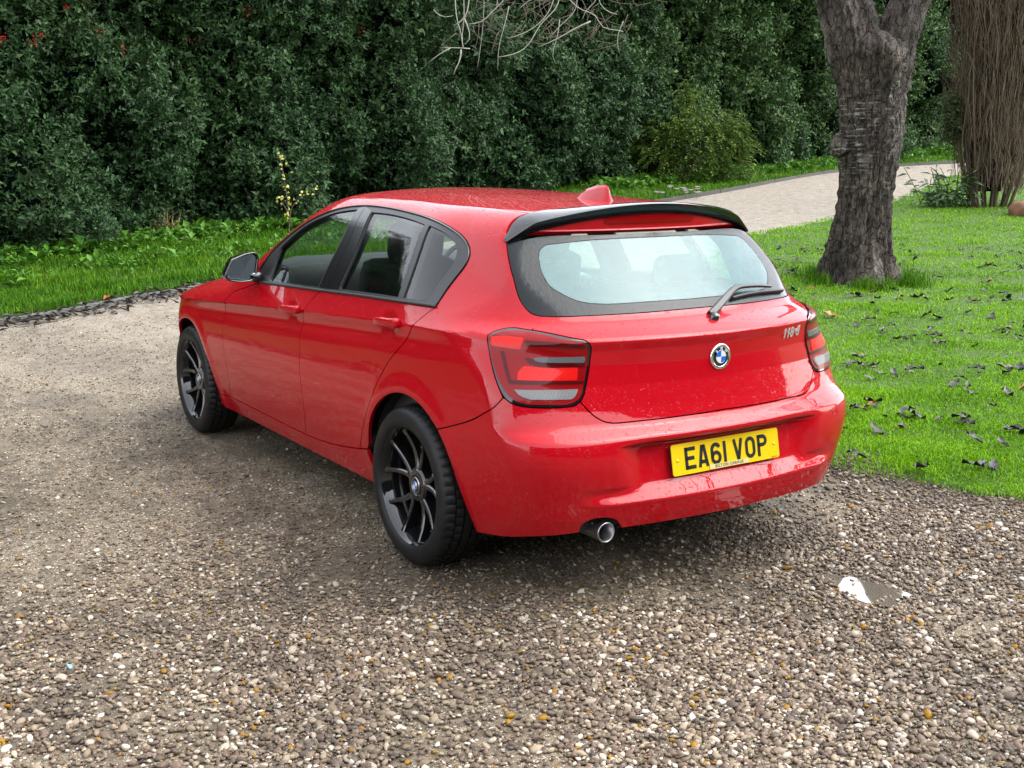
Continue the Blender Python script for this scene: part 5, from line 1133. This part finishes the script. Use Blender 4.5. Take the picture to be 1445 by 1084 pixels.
P = np.array([local(a, -.55+r.uniform(0, .6)+.1*a, b) for a, b in zip(u, z)]); V, T = sprigs(P, np.tile([RT[0]*.3-DH[0]*.4, RT[1]*.3-DH[1]*.4, .5], (m, 1))+r.normal(0, .4, (m, 3)), 14, .24, .075, .020, 405, .6); mk('crown', V, T, 'cypress_leaf', con, smooth=False)
m = 260; u = r.uniform(-1.0, -.85, m); z = r.uniform(1.2, 1.9, m); P = np.array([local(a*.8, -.2+r.uniform(-.1, .2), b) for a, b in zip(u, z)]); V, T = sprigs(P, np.tile([-RT[0]*.6, -RT[1]*.6, .1], (m, 1))+r.normal(0, .4, (m, 3)), 12, .2, .06, .018, 406, .6); mk('side_sprays', V, T, 'cypress_leaf', con, smooth=False)
# second thin thicket just beyond it
con2 = empty('cypress_tree', (float(st2xy(20.9, 9.75)[0]), float(st2xy(20.9, 9.75)[1]), float(terr(*st2xy(20.9, 9.75))))); tag(con2, 'second bare-stemmed cypress, cut off by the right picture edge', 'tree')
for k in range(14):
    u = r.uniform(-1, 1); pts = np.array([local(.3*u, 0, -.1), local(.45*u, r.uniform(-.3, .2), 1.2), local(.5*u+r.normal(0, .1), r.uniform(-.3, .2), r.uniform(2.4, 3.6))]); c_ = curve(pts, .25); v, f = tube(c_, np.linspace(r.uniform(.02, .04), .01, len(c_)), 6); mk('stem', v, f, 'dead_twig', con2)
m = 700; P = np.array([local(r.uniform(-.5, .8), r.uniform(-.5, .3), z) for z in r.uniform(.9, 4, m)]); V, T = sprigs(P, r.normal(0, 1, (m, 3))+np.array([0, 0, .4]), 14, .24, .07, .02, 407, .6); mk('crown', V, T, 'cypress_leaf', con2, smooth=False)
# ---- broad-leaved plant at the cypress foot
lp = st2xy(20.9, 7.85); pl_ = empty('leafy_plant', (float(lp[0]), float(lp[1]), float(terr(*lp)))); tag(pl_, 'sprawling plant with long pale green leaves at the foot of the cypress', 'plant')
for k in range(34):
    u = r.uniform(-.75, .45); h = r.uniform(.25, .72); b0 = local(u*.6, r.uniform(-.4, .1), 0); tip = local(u*1.0+r.normal(0, .12), r.uniform(-.6, .0), h); c_ = curve(np.array([b0, (b0+tip)/2+np.array([0, 0, .06]), tip]), .08)
    v, f = tube(c_, .006, 5); st_ = mk('stem', v, f, 'weed_leaf', pl_)
    m = 7; B = c_[np.linspace(1, len(c_)-1, m).astype(int)]; A = r.normal(0, 1, (m, 3))*np.array([1, 1, .3])+np.array([0, 0, -.15])-np.r_[DH, 0]*.3; V, T = leaf_mesh(B, A, np.tile([0, 0, 1.], (m, 1))+r.normal(0, .3, (m, 3)), r.uniform(.16, .28, m), r.uniform(.045, .075, m)); mk('leaves', V, T, 'pale_leaf', st_, smooth=False)
# ---- thin sapling with yellow leaves
sp_ = st2xy(16.7, -3.19); sa = empty('sapling', (float(sp_[0]), float(sp_[1]), float(terr(*sp_)))); tag(sa, 'slender sapling with sparse yellow leaves before the dark holly', 'sapling')
KS = 16.7/1623.14
def sap(px, py): return local((px-412)*KS, -.12, (322-py)*KS)
for nm, pts, m in (('stem', [(412, 322), (413, 290), (411, 262), (408, 235), (404, 212), (400, 198)], 34), ('stem', [(414, 300), (417, 280), (424, 270), (434, 262), (444, 257), (450, 252)], 14), ('stem', [(412, 285), (405, 272), (400, 264)], 8)):
    c_ = curve(np.array([sap(*q) for q in pts]), .05); v, f = tube(c_, np.linspace(.008, .003, len(c_)), 5); s_o = mk(nm, v, f, 'twig_brown', sa)
    i0 = 6 if m > 20 else 1; B = c_[r.integers(i0, len(c_), m)]+r.normal(0, .03, (m, 3)); A = r.normal(0, 1, (m, 3))+np.array([0, 0, -.3]); V, T = leaf_mesh(B, A, -np.tile(np.r_[DH, -.5], (m, 1))+r.normal(0, .4, (m, 3)), r.uniform(.035, .07, m), r.uniform(.03, .05, m)); mk('leaves', V, T, 'yellow_leaf', s_o, smooth=False)
# ---- dry grass tuft, verge weeds, flowers
dg = st2xy(16.6, -5.0); n = 90; a = r.uniform(0, 6.28, n); rr1 = r.uniform(0, .28, n); o = blades(dg[0]+rr1*np.cos(a), dg[1]+rr1*np.sin(a), np.full(n, .42), .016, .75, .04, 'straw', 'dry_grass_tuft', 'pale dry grass tuft at the foot of the holly', 12); o['kind'] = 'thing'; o['category'] = 'grass tuft'
def weeds(base, n, name, label, seed, sz=.09):
    r = np.random.default_rng(seed); bs = curve(np.array(base, float), .2); i = r.integers(0, len(bs), n); s = bs[i, 0]-np.abs(r.normal(0, .55, n)); t = bs[i, 1]+r.normal(0, .25, n); x, y = st2xy(s, t); P = np.stack([x, y, terr(x, y)+.05+r.uniform(0, .10, n)], 1)
    V, T = sprigs(P, np.tile([0, 0, 1.], (n, 1))+r.normal(0, .35, (n, 3)), 6, .08, sz, sz*.62, seed, 1.1, 1.); tag(mk(name, V, T, 'weed_leaf', None, smooth=False), label, 'weeds', kind='stuff')
weeds([(12.2, -7.6), (14.2, -6.3), (16.2, -5.0), (18.0, -3.5), (19.2, -2.2)], 1500, 'verge_weeds', 'broad-leaved weeds along the foot of the left holly', 21)
weeds([(11.4, -7.0), (13.0, -5.5), (14.6, -4.0), (16.4, -2.6), (18.5, -1.2)], 220, 'verge_weeds', 'low broad-leaved weeds spread through the left verge grass', 23, .07)
weeds([(24.6, 2.0), (27.2, 4.2), (29.8, 6.8), (32.5, 9.2), (38, 14)], 2000, 'verge_weeds', 'broad-leaved weeds along the foot of the far hedge', 22, .12)
fp = st2xy(22.7, 3.30); fw = empty('flower_clump', (float(fp[0]), float(fp[1]), float(terr(*fp)))); tag(fw, 'small clump of pink and white flowers by the path edge', 'flowers')
for k in range(16):
    q = local(r.uniform(-.5, .42), r.uniform(-.2, .2), 0); h = r.uniform(.10, .24); v, f = tube([q, q+np.array([0, 0, h])], .004, 4); st_ = mk('stem', v, f, 'weed_leaf', fw)
    a = np.linspace(0, 6.28, 5, endpoint=False); A = np.stack([np.cos(a), np.sin(a), 0*a+.35], 1); V, T = leaf_mesh(np.tile(q+np.array([0, 0, h]), (5, 1)), A, np.tile([0, 0, 1.], (5, 1)), np.full(5, .06), np.full(5, .05)); mk('flower_head', V, T, 'flower_petal', st_, smooth=False)
# ---- bare branches hanging in from a tree beyond the frame
bt_xy = st2xy(20.0, 3.4); bt_s, bt_t = 17.5, .2; bare = empty('bare_tree', (float(st2xy(26.5, .6)[0]), float(st2xy(26.5, .6)[1]), float(terr(*st2xy(26.5, .6))))); tag(bare, 'leafless tree with pale twigs hanging before the hedge at top centre', 'tree')
bo_ = np.array(bare.location); KB = 17.5/1623.14
def hb(px, py, ds=0.):
    s = 17.5+ds; t = (px-722.5)*s/1623.14; x, y = st2xy(s, t); z = 1.5323-(py-232.)*s/1623.14*1.0
    return np.array([float(x), float(y), z])-bo_
c_ = curve(np.array([(0, 0, -.2), (.1, .05, 2.5), (-.3, .2, 5.), (-.9, .5, 7.2)]), .3); v, f = tube(c_, np.linspace(.22, .10, len(c_)), 10); mk('trunk', v, f, 'twig_brown', bare)
anchor = np.array([-.9, .5, 7.2])
def limb(pts, r0, r1, mat, from_anchor=True):
    P = [hb(*q) for q in pts]
    if from_anchor: P = [anchor, (anchor*.45+P[0]*.55)+np.array([0, 0, .8])]+P
    c = curve(np.array(P), .10); v, f = tube(c, np.linspace(r0, r1, len(c)), 6); return mk('branch', v, f, mat, bare)
Z3 = lambda L_: [(600+a/4.516, b/4.516) for a, b in L_]
for L_, r0 in (([(205, -60), (212, 60), (225, 190), (245, 260), (255, 345)], .016), ([(310, -60), (295, 70), (265, 170), (205, 212)], .02), ([(262, -60), (265, 90), (262, 200), (252, 300), (262, 350)], .014), ([(268, 172), (290, 230), (298, 290), (268, 325)], .012), ([(245, 355), (235, 420), (210, 470), (196, 505)], .014),
               ([(540, -60), (510, 60), (440, 130), (380, 185), (290, 205)], .016), ([(470, -60), (468, 80), (462, 120)], .012), ([(860, -60), (820, 120), (740, 200), (640, 345), (560, 385), (475, 400)], .016), ([(830, -60), (790, 120), (700, 220), (600, 270), (530, 290)], .014),
               ([(820, -40), (900, 50), (980, 120), (1070, 160), (1110, 220), (1180, 240), (1240, 250)], .016), ([(1080, -60), (1060, 80), (1010, 130), (990, 175)], .012), ([(1120, -60), (1090, 70), (1140, 130), (1200, 150)], .012), ([(930, -40), (950, 110), (860, 210), (790, 285)], .012), ([(1040, 190), (930, 240), (850, 285), (720, 340)], .012),
               ([(390, -40), (385, 150), (370, 300), (345, 460)], .008), ([(540, 100), (510, 220), (480, 330), (470, 480)], .007), ([(850, 180), (830, 300), (810, 400), (822, 435)], .007), ([(1240, 190), (1205, 300), (1218, 380)], .007), ([(180, 345), (100, 390), (40, 435)], .009), ([(300, 350), (230, 345), (115, 345)], .009), ([(80, 120), (130, 160), (200, 155)], .008), ([(820, 10), (760, 40), (680, 60), (590, 130)], .009)):
    px = Z3(L_); limb(px, r0*1.1, r0*.45, 'pale_bark', px[0][1] < 0)
for k in range(60):
    px, py = 640+r.uniform(0, 1)*250, r.uniform(-10, 60); L_ = [(px, py), (px+r.normal(0, 14), py+r.uniform(5, 20)), (px+r.normal(0, 26), py+r.uniform(10, 42))]; limb(L_, .006, .003, 'twig_brown', False)
# ---- leafless tree beside the lawn, outside the frame: its branches are mirrored in the rear window
nt = empty('bare_tree', (-1.6, -6.4, float(terr(-1.6, -6.4)))); tag(nt, 'leafless garden tree right of the car, seen mirrored in the rear window', 'tree')
rb = np.random.default_rng(77)
def grow(p, d, ln, r0, lev, out):
    n = 5; P = [p]; dd = d.copy()
    for i in range(n): dd = unit(dd+rb.normal(0, .13, 3)+np.array([0, 0, .03])); P.append(P[-1]+dd*ln/n)
    P = np.array(P); out.append((lev, P, np.linspace(r0, r0*.62, n+1)))
    if lev < 5:
        for k in range(3 if lev < 4 else 2):
            q = P[rb.integers(2, n+1)]; ax = unit(rb.normal(0, 1, 3)); nd = unit(dd+ax*rb.uniform(.5, .95)); grow(q, nd, ln*rb.uniform(.62, .8), r0*.55, lev+1, out)
segs = []; grow(np.array([0, 0, -.1]), np.array([.05, .12, 1.]), 3.2, .20, 0, segs)
for lv in range(6):
    sel = [g for g in segs if g[0] == lv]; Vs, Fs, k0 = [], [], 0
    if lv < 3:
        for _, P, r_ in sel: v, f = tube(P, r_, 7); mk('trunk' if lv == 0 else 'branch', v, f, 'twig_brown', nt)
    else:
        for _, P, r_ in sel: v, f = tube(P, np.maximum(r_, .006), 4, False); Vs.append(v); Fs.append(np.array(f)+k0); k0 += len(v)
        tag(mk('twigs', np.concatenate(Vs), np.concatenate(Fs), 'twig_brown', nt), kind='stuff')
# ---------------------------------------------------------------- small things
plain('stone_grey', (.10, .095, .085), .85); plain('board_grey', (.045, .041, .036), .9); plain('terracotta', (.17, .08, .045), .85); plain('litter_blue', (.16, .34, .42), .5)
for nm, c in (('fallen_dark', (.012, .010, .009)), ('fallen_grey', (.020, .017, .015)), ('fallen_brown', (.045, .024, .012)), ('fallen_orange', (.22, .08, .013))): plain(nm, c, .45)
# edging along the verge
def edging(name, pts, piece, w, h, mat, label, cat, lift=.0):
    c = curve(np.array(pts, float), piece); root = empty(name, (float(c[0][0]), float(c[0][1]), float(terr(*c[0])))); tag(root, label, cat); o = np.array(root.location)
    for a, b in zip(c[:-1], c[1:]):
        m = (a+b)/2; L_ = np.linalg.norm(b-a); ang = math.atan2(b[1]-a[1], b[0]-a[0]); za, zb = float(terr(*a)), float(terr(*b))
        V, f = rbox((0, 0, 0), (L_-.012, w, h), .25, 5, (rng.normal(0, .02), -math.atan2(zb-za, L_), ang)); mk('edging_piece', V+np.array([m[0], m[1], (za+zb)/2+lift+rng.normal(0, .004)])-o, f, mat, root, smooth=False)
edging('stone_edging', [(6.6, 4.2), (7.40, 2.1), (7.71, 1.09), (7.89, .41), (8.23, -.14), (8.43, -.82), (8.60, -1.2), (9.35, -3.0)], .60, .09, .16, 'stone_grey', 'low grey stone edging below the left grass verge', 'edging', -.035)
edging('board_edging', [(12.4, -9.3), (13.25, -11.95), (14.48, -14.95), (16.38, -19.42), (17.08, -22.9), (17.0, -25.0), (17.4, -31.5)], 1.5, .05, .20, 'board_grey', 'dark timber edging along the far side of the path', 'edging', -.035)
# dead leaves along the stone edging
bs = curve(np.array([(6.6, 4.1), (7.36, 2.1), (7.66, 1.09), (7.84, .41), (8.18, -.16), (8.38, -.84), (8.55, -1.2), (9.0, -2.3)]), .05); n = 950; i = rng.integers(0, len(bs), n); q = bs[i]+rng.normal(0, .15, (n, 2))-np.array([.06, .03]); P = np.stack([q[:, 0], q[:, 1], terr(q[:, 0], q[:, 1])+rng.uniform(.005, .075, n)], 1)
A = rng.normal(0, 1, (n, 3))*np.array([1, 1, .25]); V, T = leaf_mesh(P, A, np.tile([0, 0, 1.], (n, 1))+rng.normal(0, .35, (n, 3)), rng.uniform(.05, .15, n), rng.uniform(.02, .05, n)); tag(mk('leaf_litter', V, T, None, None, smooth=False, mats=['fallen_dark', 'fallen_brown', 'fallen_grey'], midx=np.tile(rng.choice(3, n, p=[.6, .2, .2]), 2)), 'dark wet leaf litter heaped along the stone edging', 'leaf litter', kind='stuff')
# fallen leaves on the lawn, one by one
shapes = []
for k in range(6):
    L_ = .15; m = 7; sx = np.linspace(0, 1, m); wd = np.sin(np.pi*np.clip(sx*.96+.02, 0, 1))**.8*(.024+.006*(k % 3))*(1+.35*np.sin(sx*17+k*2)); V = []
    for j in range(m):
        cu = .035*math.sin(sx[j]*3+k)+.02*sx[j]**2; bend = .02*math.sin(sx[j]*4+k*2)
        for s_, zc in ((-1, .016+.012*(k % 2)), (0, 0), (1, .014)): V.append(((sx[j]-.5)*L_, bend+s_*wd[j], cu*(.4 if k % 2 else .7)+zc*(.8+.6*math.sin(j*2.1+k))))
    Fc = [(j*3+c, j*3+c+1, (j+1)*3+c+1, (j+1)*3+c) for j in range(m-1) for c in (0, 1)]
    me = bpy.data.meshes.new('fallen_leaf'); me.from_pydata(V, [], Fc); me.materials.append(M[['fallen_dark', 'fallen_grey', 'fallen_dark', 'fallen_brown', 'fallen_dark', 'fallen_orange'][k]]); me.polygons.foreach_set('use_smooth', np.ones(len(me.polygons), bool)); shapes.append(me)
cnt = 0
while cnt < 285:
    s_, t_0 = rng.uniform(5.3, 15.5), 0.; t_0 = rng.uniform(.15, .47)*s_; x, y = st2xy(s_, t_0); q = np.array([[float(x), float(y)]])
    if not in_poly(q, LAWNP)[0] or poly_dist(q, LAWN[2:12], False)[0] < .06 or math.hypot(x-trx, y-try_) < .6: continue
    if lumps(q, 1.6, 88)[0]+rng.normal(0, .5) < -.2: continue
    k = int(rng.choice(6, p=[.26, .26, .22, .13, .10, .03])); o = bpy.data.objects.new('fallen_leaf', shapes[k]); COL.objects.link(o); sc = rng.uniform(.42, 1.0)
    o.location = (float(x), float(y), float(terr(x, y))+.054); o.rotation_euler = (rng.normal(0, .12), rng.normal(0, .12), rng.uniform(0, 6.28)); o.scale = (sc, sc, sc)
    dt = math.hypot(x-trx, y-try_); de = poly_dist(q, LAWN[2:12], False)[0]
    zone = 'close to the cherry trunk' if dt < 1.8 else 'at the gravel edge of the lawn' if de < .45 else 'on the lawn beyond the cherry trunk' if s_ > 13.2 else 'on the lawn between gravel and cherry trunk' if dt < 4. else 'out on the open lawn near the car'
    tag(o, ('orange-brown curled leaf ' if k == 5 else 'brown wilted leaf ' if k == 3 else 'slim dark wet leaf ' if k == 0 else 'dark wet leaf ' if k == 2 else 'broad dark wet leaf ' if k == 4 else 'greyish wet leaf ')+zone, 'leaf', 'fallen leaves scattered on the lawn'); cnt += 1
# yellow leaf on the left verge edge, strips of bark on the gravel edge
for (px, py, sc, k, lab) in ((8.15, .02, .9, 5, 'single tan leaf on the left verge above the stone edging'), (-.30, -1.78, .95, 1, 'long grey leaf at the lawn edge nearest the gravel'), (.02, -1.70, .9, 0, 'dark torn leaf where the lawn meets the gravel beside the bumper')):
    o = bpy.data.objects.new('fallen_leaf', shapes[k]); COL.objects.link(o); o.location = (px, py, float(terr(px, py))+.06); o.rotation_euler = (.1, .1, px*3); o.scale = (sc,)*3; tag(o, lab, 'leaf', 'fallen leaves scattered on the lawn')
# scrap of blue litter
V = [(-.020, -.005, .012), (-.004, -.009, .016), (.018, -.004, .011), (.016, .006, .016), (-.003, .008, .021), (-.019, .004, .013)]
o = mk('litter_scrap', V+[(0, 0, .019)], [(i, (i+1) % 6, 6) for i in range(6)], 'litter_blue'); o.location = (-.27, 2.20, 0); tag(o, 'tiny scrap of pale blue plastic on the gravel', 'litter')
sl_ = o.modifiers.new('thick', 'SOLIDIFY'); sl_.thickness = .0015
# brown stone at the right edge
V, f = rbox((0, 0, .10), (.46, .36, .30), .7, 10); V = V*(1+.10*lumps(unit(V-np.array([0, 0, .1])), .9, 91)[:, None]); o = mk('rough_stone', V, f, 'terracotta'); q = st2xy(19.2, 8.48); o.location = (float(q[0]), float(q[1]), float(terr(*q))); tag(o, 'reddish-brown stone in the grass at the right edge', 'stone')
